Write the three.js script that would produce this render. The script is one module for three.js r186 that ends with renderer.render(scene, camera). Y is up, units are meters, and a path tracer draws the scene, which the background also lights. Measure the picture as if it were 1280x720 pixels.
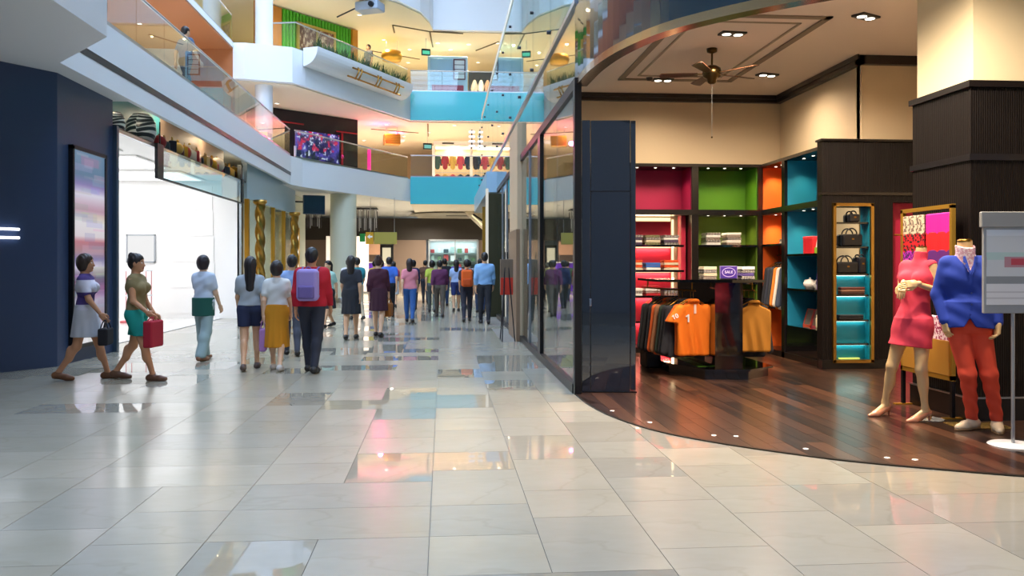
import * as THREE from 'three';
import { RoundedBoxGeometry } from 'three/addons/geometries/RoundedBoxGeometry.js';
import { mergeGeometries } from 'three/addons/utils/BufferGeometryUtils.js';
import { TextGeometry } from 'three/addons/geometries/TextGeometry.js';
import { FontLoader } from 'three/addons/loaders/FontLoader.js';
import { RectAreaLightUniformsLib } from 'three/addons/lights/RectAreaLightUniformsLib.js';

// ---------------------------------------------------------------- camera, lights, exposure
const scene = new THREE.Scene();
scene.background = new THREE.Color(0x0b0e12);
const renderer = new THREE.WebGLRenderer({ antialias: true });
renderer.toneMapping = THREE.LinearToneMapping;
renderer.toneMappingExposure = 1.02;
renderer.shadowMap.enabled = true;
RectAreaLightUniformsLib.init();
const camera = new THREE.PerspectiveCamera(2 * Math.atan(360 / 1060) * 180 / Math.PI, 1280 / 720, 0.05, 200);
camera.position.set(0, 1.5, 0);
camera.rotation.y = -Math.atan(86 / 1060);
camera.setViewOffset(1280, 720, 0, 29, 1280, 720);      // a shifted lens keeps the uprights upright
scene.add(camera);

const SKY = { y: 17.0, x0: -6.6, x1: 1.2, z0: 5.0, z1: -33.0, color: 0xc2dbff, glow: 3.2, light: 4.1 };
{ // daylight through the obscured glass of the roof light
  const n = 3, len = (SKY.z0 - SKY.z1) / n;
  for (let i = 0; i < n; i++) {
    const l = new THREE.RectAreaLight(SKY.color, SKY.light, SKY.x1 - SKY.x0, len);
    l.name = 'skylight_daylight';
    l.position.set((SKY.x0 + SKY.x1) / 2, SKY.y - 0.25, SKY.z0 - len * (i + 0.5));
    l.rotation.x = -Math.PI / 2;
    scene.add(l);
  }
}

// ---------------------------------------------------------------- helpers
let seed = 12345;
const rnd = () => { seed = (seed + 0x6D2B79F5) | 0; let t = Math.imul(seed ^ (seed >>> 15), 1 | seed); t = (t + Math.imul(t ^ (t >>> 7), 61 | t)) ^ t; return ((t ^ (t >>> 14)) >>> 0) / 4294967296; };
const rr = (a, b) => a + (b - a) * rnd();
const PI = Math.PI, clamp = THREE.MathUtils.clamp, lerp = THREE.MathUtils.lerp;
const font = await new FontLoader().loadAsync('fonts/droid/droid_sans_bold.typeface.json');
const names = new Map();
function numbered(n) { const k = names.get(n) ?? 0; names.set(n, k + 1); return k ? n + '_' + String(k).padStart(3, '0') : n; }
const phys = (color, roughness = 0.6, o = {}) => new THREE.MeshPhysicalMaterial({ color, roughness, ...o });
const glow = (color, k = 1) => new THREE.MeshStandardMaterial({ color: 0x222222, emissive: color, emissiveIntensity: k, roughness: 0.5 });
function M(name, geo, material, parent) {
  const m = new THREE.Mesh(Array.isArray(geo) ? mergeGeometries(geo.map((g) => plain(g))) : geo, material);
  m.name = parent ? name : numbered(name);
  m.castShadow = m.receiveShadow = true;
  (parent ?? scene).add(m);
  return m;
}
function plain(g) { // same attributes everywhere, so that geometries can be merged
  g = g.index ? g.toNonIndexed() : g;
  for (const k of Object.keys(g.attributes)) if (!['position', 'normal', 'uv'].includes(k)) g.deleteAttribute(k);
  if (!g.attributes.uv) g.setAttribute('uv', new THREE.BufferAttribute(new Float32Array(g.attributes.position.count * 2), 2));
  return g;
}
function tag(o, label, category, group) { o.userData.label = label; o.userData.category = category; if (group) o.userData.group = group; return o; }
function thing(name, label, category, [x, y, z] = [0, 0, 0], turn = 0, group) {
  const o = new THREE.Group();
  o.name = numbered(name); o.position.set(x, y, z); o.rotation.y = turn;
  scene.add(o);
  return tag(o, label, category, group);
}
function struct(name, geo, material, label) {
  const o = M(name, geo, material);
  o.userData.kind = 'structure';
  if (label) o.userData.label = label;
  return o;
}
function structGroup(name, label) { const o = new THREE.Group(); o.name = numbered(name); o.userData.kind = 'structure'; if (label) o.userData.label = label; scene.add(o); return o; }
function dup(root, [x, y, z], turn, label, group) {
  const r = root.clone(); r.name = numbered(root.name.replace(/_\d{3}$/, '')); r.userData = { ...root.userData };
  scene.add(r); r.position.set(x, y, z); if (turn !== undefined) r.rotation.y = turn;
  if (label) r.userData.label = label; if (group) r.userData.group = group;
  return r;
}
// box-projected uv in metres
function uvm(g, k = 1) {
  g = g.index ? g.toNonIndexed() : g;
  const p = g.attributes.position, n = g.attributes.normal, uv = new Float32Array(p.count * 2);
  for (let i = 0; i < p.count; i++) {
    const ax = Math.abs(n.getX(i)), ay = Math.abs(n.getY(i)), az = Math.abs(n.getZ(i));
    const [u, v] = ay >= ax && ay >= az ? [p.getX(i), p.getZ(i)] : ax > az ? [p.getZ(i), p.getY(i)] : [p.getX(i), p.getY(i)];
    uv[i * 2] = u * k; uv[i * 2 + 1] = v * k;
  }
  g.setAttribute('uv', new THREE.BufferAttribute(uv, 2));
  return g;
}
const bx = (x0, x1, y0, y1, z0, z1) => uvm(new THREE.BoxGeometry(Math.abs(x1 - x0), Math.abs(y1 - y0), Math.abs(z1 - z0)).translate((x0 + x1) / 2, (y0 + y1) / 2, (z0 + z1) / 2));
const bc = (w, h, d, x = 0, y = 0, z = 0) => uvm(new THREE.BoxGeometry(w, h, d).translate(x, y, z));
const rb = (w, h, d, r, x = 0, y = 0, z = 0, s = 2) => new RoundedBoxGeometry(w, h, d, s, Math.min(r, w / 2.01, h / 2.01, d / 2.01)).translate(x, y, z);
const cyl = (r0, r1, h, x = 0, y = 0, z = 0, s = 24) => new THREE.CylinderGeometry(r0, r1, h, s).translate(x, y, z);
const V = (x, y, z) => new THREE.Vector3(x, y, z);
const tube = (pts, r, seg = 24, rs = 8) => new THREE.TubeGeometry(new THREE.CatmullRomCurve3(pts.map((p) => V(...p))), seg, r, rs, false);
function rod(a, b, r, s = 10) {
  const A = V(...a), B = V(...b), d = B.clone().sub(A), g = new THREE.CylinderGeometry(r, r, d.length(), s);
  g.applyQuaternion(new THREE.Quaternion().setFromUnitVectors(V(0, 1, 0), d.normalize())).translate((A.x + B.x) / 2, (A.y + B.y) / 2, (A.z + B.z) / 2);
  return g;
}
const lathe = (pts, s = 32) => new THREE.LatheGeometry(pts.map(([x, y]) => new THREE.Vector2(x, y)), s);
// polygon in plan [[x, z], ...] between two heights
function prism(pts, y0, y1) {
  const s = new THREE.Shape(pts.map(([x, z]) => new THREE.Vector2(x, -z)));
  return uvm(new THREE.ExtrudeGeometry(s, { depth: y1 - y0, bevelEnabled: false, curveSegments: 1 }).rotateX(-PI / 2).translate(0, y0, 0));
}
// wall that follows a line in plan, thickness to the side off (to the right of travel if positive)
function strip(pts, y0, y1, off) {
  const out = [];
  for (let i = 0; i < pts.length; i++) {
    const a = pts[Math.max(0, i - 1)], b = pts[Math.min(pts.length - 1, i + 1)], dx = b[0] - a[0], dz = b[1] - a[1], l = Math.hypot(dx, dz);
    out.push([pts[i][0] - dz / l * off, pts[i][1] + dx / l * off]);
  }
  return prism([...pts, ...out.reverse()], y0, y1);
}
function extrude(shape, depth, bevel = 0, seg = 8) {
  return new THREE.ExtrudeGeometry(shape, { depth, bevelEnabled: bevel > 0, bevelSize: bevel, bevelThickness: bevel, bevelSegments: 2, curveSegments: seg });
}
// tileable value noise
function hash2(x, y, s) { let h = Math.imul(x, 374761393) + Math.imul(y, 668265263) + Math.imul(s, 974634777); h = Math.imul(h ^ (h >>> 13), 1274126177); return ((h ^ (h >>> 16)) >>> 0) / 4294967296; }
function vn(x, y, px, py, s) {
  const ix = Math.floor(x), iy = Math.floor(y), fx = x - ix, fy = y - iy, u = fx * fx * (3 - 2 * fx), v = fy * fy * (3 - 2 * fy), w = (a, n) => ((a % n) + n) % n;
  return lerp(lerp(hash2(w(ix, px), w(iy, py), s), hash2(w(ix + 1, px), w(iy, py), s), u), lerp(hash2(w(ix, px), w(iy + 1, py), s), hash2(w(ix + 1, px), w(iy + 1, py), s), u), v);
}
function fbm(u, v, fx, fy, oct, s) { let a = 0.5, t = 0, n = 0; for (let i = 0; i < oct; i++) { t += a * vn(u * fx, v * fy, fx, fy, s + i); n += a; a *= 0.5; fx *= 2; fy *= 2; } return t / n; }
function tex(w, h, fn, srgb = true, repeat = [1, 1]) {
  const d = new Uint8Array(w * h * 4);
  for (let y = 0; y < h; y++) for (let x = 0; x < w; x++) { const c = fn(x / w, y / h), k = (y * w + x) * 4; for (let i = 0; i < 3; i++) d[k + i] = clamp(Math.round((c.length ? c[i] : c) * 255), 0, 255); d[k + 3] = 255; }
  const t = new THREE.DataTexture(d, w, h);
  t.wrapS = t.wrapT = THREE.RepeatWrapping; t.magFilter = THREE.LinearFilter; t.minFilter = THREE.LinearMipmapLinearFilter; t.generateMipmaps = true;
  if (srgb) t.colorSpace = THREE.SRGBColorSpace;
  t.repeat.set(...repeat); t.needsUpdate = true;
  return t;
}
function canvasTex(w, h, draw) {
  const c = document.createElement('canvas'); c.width = w; c.height = h;
  draw(c.getContext('2d'), w, h);
  const t = new THREE.CanvasTexture(c); t.colorSpace = THREE.SRGBColorSpace; return t;
}
const mixc = (a, b, t) => a.map((v, i) => lerp(v, b[i], t));

// ---------------------------------------------------------------- materials
const stoneMap = tex(512, 512, (u, v) => {
  const m = fbm(u, v, 3, 6, 4, 1), f = fbm(u, v, 24, 60, 3, 7), ve = Math.abs(fbm(u, v, 2, 5, 4, 21) - 0.5);
  const c = mixc([0.80, 0.785, 0.735], [0.87, 0.86, 0.83], m * 0.8 + f * 0.3);
  return mixc([0.775, 0.75, 0.69], c, clamp(ve * 22 + 0.6, 0, 1));
});
const tileMats = [], polishedMats = [];
for (let i = 0; i < 4; i++) {
  const t = stoneMap.clone(); t.repeat.set(0.45, 0.45); t.offset.set(i * 0.27, i * 0.41); t.needsUpdate = true;
  const tone = [0xc8c3b5, 0xc1bdb0, 0xbebbb0, 0xc5bfb0][i];
  tileMats.push(phys(tone, 0.17 + 0.02 * i, { map: t, ior: 1.55 }));
  polishedMats.push(phys([0xbdb8ab, 0xb8b4aa, 0xc0baab, 0xbbb7ac][i], 0.015, { map: t, ior: 1.6 }));
}
const plankMats = [];
for (let i = 0; i < 5; i++) {
  const dark = [[0.17, 0.105, 0.08], [0.25, 0.16, 0.115], [0.12, 0.078, 0.062], [0.31, 0.2, 0.145], [0.2, 0.135, 0.108]][i];
  const t = tex(128, 512, (u, v) => { const g = fbm(u, v, 14, 3, 4, 31 + i), f = fbm(u, v, 60, 6, 2, 51 + i); return mixc(dark, mixc(dark, [0.42, 0.29, 0.20], 0.75), clamp(g * 1.15 - 0.35 + (f - 0.5) * 0.5, 0, 1)); }, true, [2, 0.5]);
  const b = tex(128, 512, (u, v) => fbm(u, v, 30, 4, 3, 71 + i), false, [2, 0.5]);
  plankMats.push(phys(0xffffff, 0.3, { map: t, bumpMap: b, bumpScale: 0.0006, clearcoat: 0.5, clearcoatRoughness: 0.14 }));
}
const flutedMap = tex(512, 64, (u, v) => { const s = 0.5 + 0.5 * Math.sin(u * PI * 2 * 40), n = fbm(u, v, 64, 2, 3, 5); const c = mixc([0.05, 0.041, 0.041], [0.105, 0.086, 0.083], clamp(s * 0.4 + n * 0.6, 0, 1)); return c; });
const flutedBump = tex(512, 64, (u, v) => clamp((0.5 + 0.5 * Math.sin(u * PI * 2 * 40)) * 0.7 + fbm(u, v, 64, 2, 2, 5) * 0.3, 0, 1), false);
const linenBump = tex(128, 128, (u, v) => 0.5 + 0.25 * Math.sin(u * PI * 128) + 0.25 * Math.sin(v * PI * 128), false, [8, 8]);
const plasterBump = tex(256, 256, (u, v) => fbm(u, v, 40, 40, 3, 3), false, [0.7, 0.7]);
const m_white = phys(0xeef1f3, 0.55);
const m_whiteGloss = phys(0xeef2f5, 0.25);
const m_ceil = phys(0xf2ece0, 0.8);
const m_cream = phys(0xd6c2a0, 0.75, { bumpMap: plasterBump, bumpScale: 0.0008 });
const m_creamCeil = phys(0xead9c8, 0.8);
const m_navy = phys(0x324466, 0.42, { bumpMap: plasterBump, bumpScale: 0.0006 });
const m_stripe = phys(0x23262d, 0.35);
const m_cyan = phys(0x4fcbd9, 0.2, { clearcoat: 0.6, clearcoatRoughness: 0.05 });
const m_glass = new THREE.MeshPhysicalMaterial({ color: 0xf2faf9, roughness: 0.0, transmission: 1, thickness: 0, ior: 1.5 });
const m_glassTint = new THREE.MeshPhysicalMaterial({ color: 0xc9ecee, roughness: 0.0, transmission: 1, thickness: 0, ior: 1.6 });
const m_coated = new THREE.MeshPhysicalMaterial({ color: 0xe6f0f0, roughness: 0.0, transmission: 1, thickness: 0, ior: 1.85 });
const m_steel = phys(0xb9bec4, 0.28, { metalness: 1 });
const m_darkMetal = phys(0x17191d, 0.35, { metalness: 0.4 });
const m_black = phys(0x0c0c0e, 0.3);
const m_blackGloss = phys(0x0a0c10, 0.08, { clearcoat: 1, clearcoatRoughness: 0.03 });
const m_espresso = phys(0xffffff, 0.45, { map: (() => { const t = flutedMap.clone(); t.repeat.set(1.1, 1); t.needsUpdate = true; return t; })(), bumpMap: (() => { const t = flutedBump.clone(); t.repeat.set(1.1, 1); t.needsUpdate = true; return t; })(), bumpScale: 0.006, specularIntensity: 0.35 });
const m_darkWood = phys(0x130e0d, 0.3, { clearcoat: 0.4, clearcoatRoughness: 0.15 });
const m_gold = phys(0xb8924a, 0.3, { metalness: 1 });
const m_goldPaint = phys(0xc79a3a, 0.35, { metalness: 0.7 });
const m_brass = phys(0xa67c35, 0.28, { metalness: 1 });
const m_orangeWood = phys(0xad6f44, 0.5);
const m_lamp = glow(0xfff0d8, 9);
const m_lampWarm = glow(0xffdfae, 8);
const m_chrome = phys(0xd8dade, 0.12, { metalness: 1 });

// a recessed lamp: ring, glowing lens and the light it gives
const ringGeo = lathe([[0.05, 0], [0.075, 0], [0.078, -0.012], [0.058, -0.014], [0.05, 0.0]], 20);
const lensGeo = new THREE.CircleGeometry(0.052, 20).rotateX(PI / 2).translate(0, -0.004, 0);
function downlight([x, y, z], label, group, o = {}) {
  const t = thing('downlight', label, 'ceiling light', [x, y, z], 0, group), k = o.size ?? 1;
  const r = M('trim_ring', ringGeo, m_white, t), l = M('lens', lensGeo, o.warm ? m_lampWarm : m_lamp, t);
  r.scale.setScalar(k); l.scale.setScalar(k);
  if (o.power) {
    const s = new THREE.SpotLight(o.color ?? 0xffe2b8, o.power, 0, o.angle ?? 1.15, 0.6, 2);
    s.name = 'downlight_beam'; s.position.set(0, -0.03, 0); s.target.position.set(o.tx ?? 0, -1, o.tz ?? 0); s.castShadow = true; s.shadow.radius = 3;
    t.add(s); t.add(s.target);
  }
  return t;
}
// ---------------------------------------------------------------- the floor of the mall: stone slabs in a mixed bond
const edgePts = [[1.53, -9.78], [1.57, -8.89], [1.7, -8.13], [1.96, -7.44], [2.3, -6.97], [2.66, -6.6], [3.06, -6.26], [3.55, -5.97], [4.1, -5.69], [4.9, -5.4], [5.9, -5.15], [7.3, -5.0]];
const edgeCurve = new THREE.CatmullRomCurve3(edgePts.map(([x, z]) => V(x, 0, z)));
const edge = edgeCurve.getPoints(60).map((p) => [p.x, p.z]);          // front line of the boutique
function edgeZ(x) { if (x <= edge[0][0]) return edge[0][1]; for (let i = 1; i < edge.length; i++) if (edge[i][0] >= x) { const a = edge[i - 1], b = edge[i]; return lerp(a[1], b[1], (x - a[0]) / (b[0] - a[0])); } return edge.at(-1)[1]; }
const floor = struct('floor', bx(-14, 9, -0.3, -0.006, 7, -52), phys(0x77736a, 0.8), 'pale polished stone slab floor of the mall');
{
  const W = 0.6045, X0 = -0.0756, gap = 0.004, cols = [], i0 = -10, i1 = 14;
  const kinds = {};
  const geo = (w, d) => kinds[w + ',' + d] ??= uvm(new THREE.BoxGeometry(w * W - gap, 0.02, d - gap).translate(0, -0.01, 0));
  for (let i = i0; i <= i1; i++) cols[i] = 1.0 + 0.3 * ((i * 7 % 3 + 3) % 3);
  const near = [], far = [];
  for (let guard = 0; guard < 6000; guard++) {
    let best = i0;
    for (let i = i0; i <= i1; i++) if (cols[i] > cols[best] + 1e-6) best = i;
    if (cols[best] < -50) break;
    const z = cols[best];
    let w = 1, d = rnd() < 0.5 ? 0.6 : 0.9;
    if (best < i1 && Math.abs(cols[best + 1] - z) < 1e-6 && rnd() < 0.5) { w = 2; d = 0.6; }
    for (let k = 0; k < w; k++) cols[best + k] = z - d;
    const cx = X0 + (best + w / 2) * W, cz = z - d / 2;
    if (cx > 1.2 && cz < -15.2) continue;                              // behind the glass wall
    if (cx > 1.8 && cz + d / 2 < edgeZ(cx - w * W / 2) - 0.3 && cz + d / 2 < edgeZ(cx + w * W / 2) - 0.3) continue;   // under the boutique's planks
    if (cx < -6.4 && cz < -16) continue;
    const t = { cx, cz, w, d, polished: rnd() < 0.26, v: Math.floor(rnd() * 4) };
    const dist = Math.hypot(cx, cz);
    const inView = cz < -3.4 && Math.abs(cx / -cz) < 0.85;
    (inView && cz > -13.5 ? near : far).push(t);
  }
  near.sort((a, b) => b.cz - a.cz);
  near.splice(298).forEach((t) => far.push(t));
  for (const t of near) { const m = M('slab', geo(t.w, t.d), (t.polished ? polishedMats : tileMats)[t.v], floor); m.position.set(t.cx, 0, t.cz); }
  for (const pol of [false, true]) {
    const m = M('distant_slabs', far.filter((t) => t.polished === pol).map((t) => geo(t.w, t.d).clone().translate(t.cx, 0, t.cz)), (pol ? polishedMats : tileMats)[1], floor);
    m.userData.kind = 'stuff';
  }
}
// boutique floor: dark oiled planks running away from the mall
const shopFloor = struct('floor_boutique', prism([...edge, [7.3, -15.2], [1.53, -15.2]], -0.004, 0.003), phys(0x120d0a, 0.5), 'dark oiled plank floor of the boutique');
{
  const pw = 0.165;
  for (let x = 1.54, i = 0; x < 7.2; x += pw, i++) {
    const xa = x + 0.0012, xb = x + pw - 0.0012;
    let z = edgeZ((xa + xb) / 2) - rr(0.3, 1.3), first = true;
    while (true) {
      const z1 = Math.max(z, -15.1), shape = [];
      if (first) { for (let k = 0; k <= 3; k++) { const xx = lerp(xa, xb, k / 3); shape.push([xx, edgeZ(xx) - 0.02]); } shape.push([xb, z1], [xa, z1]); }
      else shape.push([xa, z + first0], [xb, z + first0], [xb, z1], [xa, z1]);
      const m = M('plank', prism(shape, 0.003, 0.009), plankMats[Math.floor(rnd() * 5)], shopFloor);
      first = false;
      if (z1 <= -15.09) break;
      var first0 = rr(1.3, 2.3); z = z1 - first0; first0 -= 0.0025;
    }
  }
  const lip = struct('trim_1', strip(edge, -0.002, 0.011, 0.02), phys(0x3a342c, 0.35, { metalness: 0.6 }), 'thin metal edging between planks and stone');
  // small studs let into the planks along the curve
  const studs = [[1.72, -8.55], [1.95, -7.9], [2.36, -7.25], [2.54, -7.2], [2.93, -6.66], [3.42, -6.3], [3.6, -6.22]];
  for (const [x, z] of studs) { const s = M('floor_stud', lathe([[0, 0.004], [0.018, 0.004], [0.024, 0], [0.024, -0.002]], 16), phys(0xfff6e6, 0.2, { metalness: 0.2 }), null); s.position.set(x, 0.009, z); tag(s, 'small pale metal stud let into the plank floor along its curved edge', 'stud', 'studs along the curved edge'); }
}
// ---------------------------------------------------------------- shell outside the frame
const m_shell = phys(0x8b9098, 0.7);
struct('wall_back', bx(-14, 9, 0, 17.2, 7, 7.3), m_shell);
struct('wall_left', bx(-14.3, -14, 0, 17.2, 7.3, -52), m_shell);
struct('wall_right', bx(9, 9.3, 0, 17.2, 7.3, -52), m_shell);
struct('wall_far', bx(-14, 9, 0, 17.2, -52, -52.3), m_shell);
{ // roof with its long skylight
  const y = SKY.y;
  struct('ceiling', [bx(-14, SKY.x0, y, y + 0.3, 7, -52), bx(SKY.x1, 9, y, y + 0.3, 7, -52), bx(SKY.x0, SKY.x1, y, y + 0.3, 7, SKY.z0), bx(SKY.x0, SKY.x1, y, y + 0.3, SKY.z1, -52)], m_white);
  const w = structGroup('window_1', 'long skylight of obscured glass over the atrium');
  M('skylight_pane', bx(SKY.x0, SKY.x1, y + 0.02, y + 0.06, SKY.z0, SKY.z1), glow(SKY.color, SKY.glow), w);
  for (let z = SKY.z1; z <= SKY.z0 + 0.01; z += 2) M('glazing_bar', bx(SKY.x0, SKY.x1, y - 0.14, y + 0.02, z - 0.04, z + 0.04), m_white, w);
  for (let k = 1; k < 4; k++) { const x = lerp(SKY.x0, SKY.x1, k / 4); M('glazing_bar', bx(x - 0.04, x + 0.04, y - 0.12, y + 0.02, SKY.z0, SKY.z1), m_white, w); }
}
// ---------------------------------------------------------------- left side, upper storeys
// level 2 slab: stepped out over the near shop, then along the mall, then across to the far gallery
const L2 = [[-4.16, 6.9], [-4.16, -10.9], [-5.35, -12.35], [-5.35, -30.4], [-5.1, -31.3], [-1.75, -37.7], [-1.46, -38.2]];
const diag3 = [[-6.9, -30.2], [-5.35, -30.7], [-5.0, -31.3], [-1.75, -37.7], [-1.46, -38.2]];
struct('wall_gallery_left', prism([...L2, [-1.46, -51.9], [-13.9, -51.9], [-13.9, 6.9]], 4.8, 5.34), m_white, 'white slab of the second-level gallery');
struct('wall_gallery_edge', [strip([[-5.35, -15.2], [-5.35, -22], [-5.35, -30.4]], 4.33, 4.8, -0.1), prism([...L2.slice(0, 3), [-5.35, -15.2], [-13.9, -15.2], [-13.9, 6.9]], 4.33, 4.8), prism([...L2.slice(3), [-1.46, -51.9], [-13.9, -51.9], [-13.9, -30.4]], 4.33, 4.8)], m_white, 'white downstand edge of the upper gallery with a dark groove');
struct('trim_2', [strip(L2.slice(1, 4).map(([x, z]) => [x - 0.02, z]), 4.64, 4.76, 0.025)], m_stripe, 'dark recessed line along the white gallery edge');
// level 3 left: set back, warm soffit
struct('ceiling_orange_left', bx(-7.3, -13.9, 9.0, 9.06, 6.9, -30.3), m_orangeWood, 'orange timber soffit under the third level');
struct('wall_gallery_upper', bx(-7.28, -13.9, 9.06, 9.24, 6.9, -30.5), m_white);
struct('wall_orange_end', bx(-7.3, -8.9, 5.34, 9.0, -30.2, -30.5), m_orangeWood, 'orange panel closing the end of the side gallery');
struct('ceiling_fourth_left', bx(-7.0, -13.9, 11.4, 12.4, 6.9, -31), m_white, 'white slab of the fourth level');
struct('wall_shops_upper_left', [bx(-11.2, -11.5, 5.34, 9.0, 6.9, -30.5), bx(-12, -12.3, 9.24, 11.4, 6.9, -30.5)], phys(0xe9dcb8, 0.7), 'cream shop wall at the back of the side gallery');
struct('trim_3', lathe([[0.31, 5.3], [0.31, 17]], 32).translate(-6.42, 0, -31.1), m_whiteGloss, 'tall round white column at the end of the side gallery');
// glass balustrades
function balustrade(label, line, y0, y1, group, o = {}) {
  const [A, B] = [line[0], line.at(-1)], t = thing('glass_balustrade', label, 'balustrade', [A[0], y0, A[1]], 0, group);
  const rel = line.map(([x, z]) => [x - A[0], z - A[1]]), h = y1 - y0;
  for (let i = 1; i < rel.length; i++) {
    const a = rel[i - 1], b = rel[i], l = Math.hypot(b[0] - a[0], b[1] - a[1]), n = Math.max(1, Math.round(l / (o.pane ?? 1.5)));
    for (let k = 0; k < n; k++) {
      const p = (f) => [lerp(a[0], b[0], f), lerp(a[1], b[1], f)], g = 0.012 / l;
      const P = p(k / n + g), Q = p((k + 1) / n - g);
      M('pane', strip([P, Q], 0.02, h - 0.03, 0.012), o.glass ?? m_glass, t);
      if (o.posts) { const c = p(k / n); M('post', bc(0.03, h, 0.03, c[0], h / 2, c[1]), m_steel, t); }
    }
    M('handrail', rod([a[0], h, a[1]], [b[0], h, b[1]], 0.025), m_steel, t);
    M('base_channel', strip([a, b], 0, 0.06, 0.03), m_steel, t);
  }
  return t;
}
balustrade('glass balustrade with steel handrail above the grooved white gallery edge', [[-5.38, -12.4], [-5.38, -30.3]], 5.34, 6.26);
balustrade('glass balustrade edging the third level above the orange soffit', [[-7.34, 2], [-7.34, -30.2]], 9.24, 10.2);
balustrade('glass balustrade on the stepped-out white slab over the navy shop', [[-4.2, 2], [-4.2, -10.9]], 5.34, 6.26);
for (let i = 0; i < 4; i++) downlight([-9.4, 8.99, -14 - i * 4.4], 'round recessed lamp in the orange soffit of the side gallery', 'lamps of the side gallery', { power: 40, angle: 1.3, color: 0xffeccf });
for (let i = 0; i < 4; i++) downlight([-9.3, 11.39, -13 - i * 5], 'round recessed lamp in the white slab of the fourth level', 'lamps of the upper side gallery', { power: 30, angle: 1.3, color: 0xffeccf });
{ // camera dome under the fourth slab
  const t = thing('security_camera', 'small dark security camera under the fourth-level slab', 'camera', [-7.5, 11.4, -25.5]);
  M('mount', cyl(0.05, 0.05, 0.12, 0, -0.06, 0), m_white, t); M('housing', rb(0.12, 0.14, 0.26, 0.03, 0, -0.2, 0.05), m_stripe, t); M('lens', cyl(0.04, 0.045, 0.05, 0, 0, 0).rotateX(PI / 2).translate(0, -0.2, 0.2), m_black, t);
}
// ---------------------------------------------------------------- far galleries
struct('ceiling_ground_far', prism([[-1.46, -38.25], [9, -38.25], [9, -51.9], [-1.46, -51.9]], 4.22, 5.35), m_ceil);
struct('wall_cyan_lower', bx(-1.46, 4.2, 4.22, 5.42, -38.25, -38.12), m_cyan, 'cyan glass fascia of the second level across the mall');
struct('floor_third_far', [prism([...diag3, [9, -38.2], [9, -51.9], [-13.9, -51.9], [-13.9, -30.5]], 7.98, 9.24)], m_white, 'white slab of the third level across the mall');
struct('wall_cyan_upper', bx(-1.46, 4.2, 7.97, 9.26, -38.25, -38.12), m_cyan, 'cyan glass fascia of the third level across the mall');
const L4 = [[4.2, -38.2], [-0.45, -38.2], [-0.6, -36.8], [-0.95, -35.5], [-1.8, -34.1], [-3.2, -33.1], [-5, -32.5], [-7.0, -32.2]];
struct('wall_fourth_far', prism([...L4, [-13.9, -32.2], [-13.9, -51.9], [9, -51.9], [9, -38.2]], 12.05, 16.9), m_whiteGloss, 'white curved upper wall of the fourth level');
const m_warmCeil = phys(0xefe0bf, 0.8);
struct('ceiling_third_far', prism([...L4.map(([x, z]) => [x, z - 0.25]), [-13.9, -32.4], [-13.9, -51.9], [9, -51.9], [9, -38.4]], 12.0, 12.045), m_warmCeil, 'cream ceiling over the far third level');
struct('ceiling_second_far', prism([...diag3.map(([x, z]) => [x, z - 0.3]), [9, -38.6], [9, -51.9], [-13.9, -51.9], [-13.9, -30.8]], 7.93, 7.975), phys(0xf3e2c6, 0.8), 'cream ceiling over the far second level');
struct('wall_far_upper', [bx(-13, 9, 5.35, 7.93, -49.5, -49.8)], phys(0xcdb791, 0.7));
struct('wall_far_third', [bx(-13, 9, 9.24, 12.0, -49.5, -49.8)], phys(0xdcc694, 0.7));
const lamp2 = 'round recessed lamp in the cream ceiling of the second level', lamp3 = 'round recessed lamp in the cream ceiling of the third level';
for (const [x, z] of [[-4.86, -37.4], [-4.34, -40.9], [-6.43, -42.6], [-1.96, -42.7], [0.51, -39.2], [-0.7, -41.4], [1.78, -39.6], [-4.08, -44.3], [-6.6, -34.4], [2.9, -42], [0.6, -45], [-2.6, -39.2]]) downlight([x, 7.929, z], lamp2, 'lamps of the far second level', { power: 20, angle: 1.35, size: 1.5, color: 0xffe9c8 });
for (const [x, z] of [[-4.93, -38.2], [-4.75, -41.9], [-1.63, -41.6], [-2.76, -39.9], [0.35, -41.5], [-0.26, -40.3], [-1.82, -44.3], [1.21, -40.4], [2.57, -40.1], [-6.2, -33.6], [-3.5, -36], [1.8, -44]]) downlight([x, 11.999, z], lamp3, 'lamps of the far third level', { power: 25, angle: 1.35, size: 1.5, warm: true, color: 0xffe2b4 });
const diag = [[-5.35, -30.7], [-5.0, -31.3], [-1.75, -37.7], [-1.46, -38.2]];
balustrade('glass balustrade with pale handrail in front of the black media shop', [[-5.3, -30.9], [-1.6, -38.15]], 5.34, 6.32);
balustrade('glass balustrade above the lower cyan fascia', [[-1.46, -38.22], [4.2, -38.22]], 5.42, 6.4);
balustrade('glass balustrade behind the planter trough and the green shopfront', [[-6.3, -31.3], [-5.3, -31.1], [-1.6, -38.15]], 9.24, 10.24);
balustrade('glass balustrade above the upper cyan fascia', [[-1.46, -38.22], [4.2, -38.22]], 9.26, 10.2);
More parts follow.
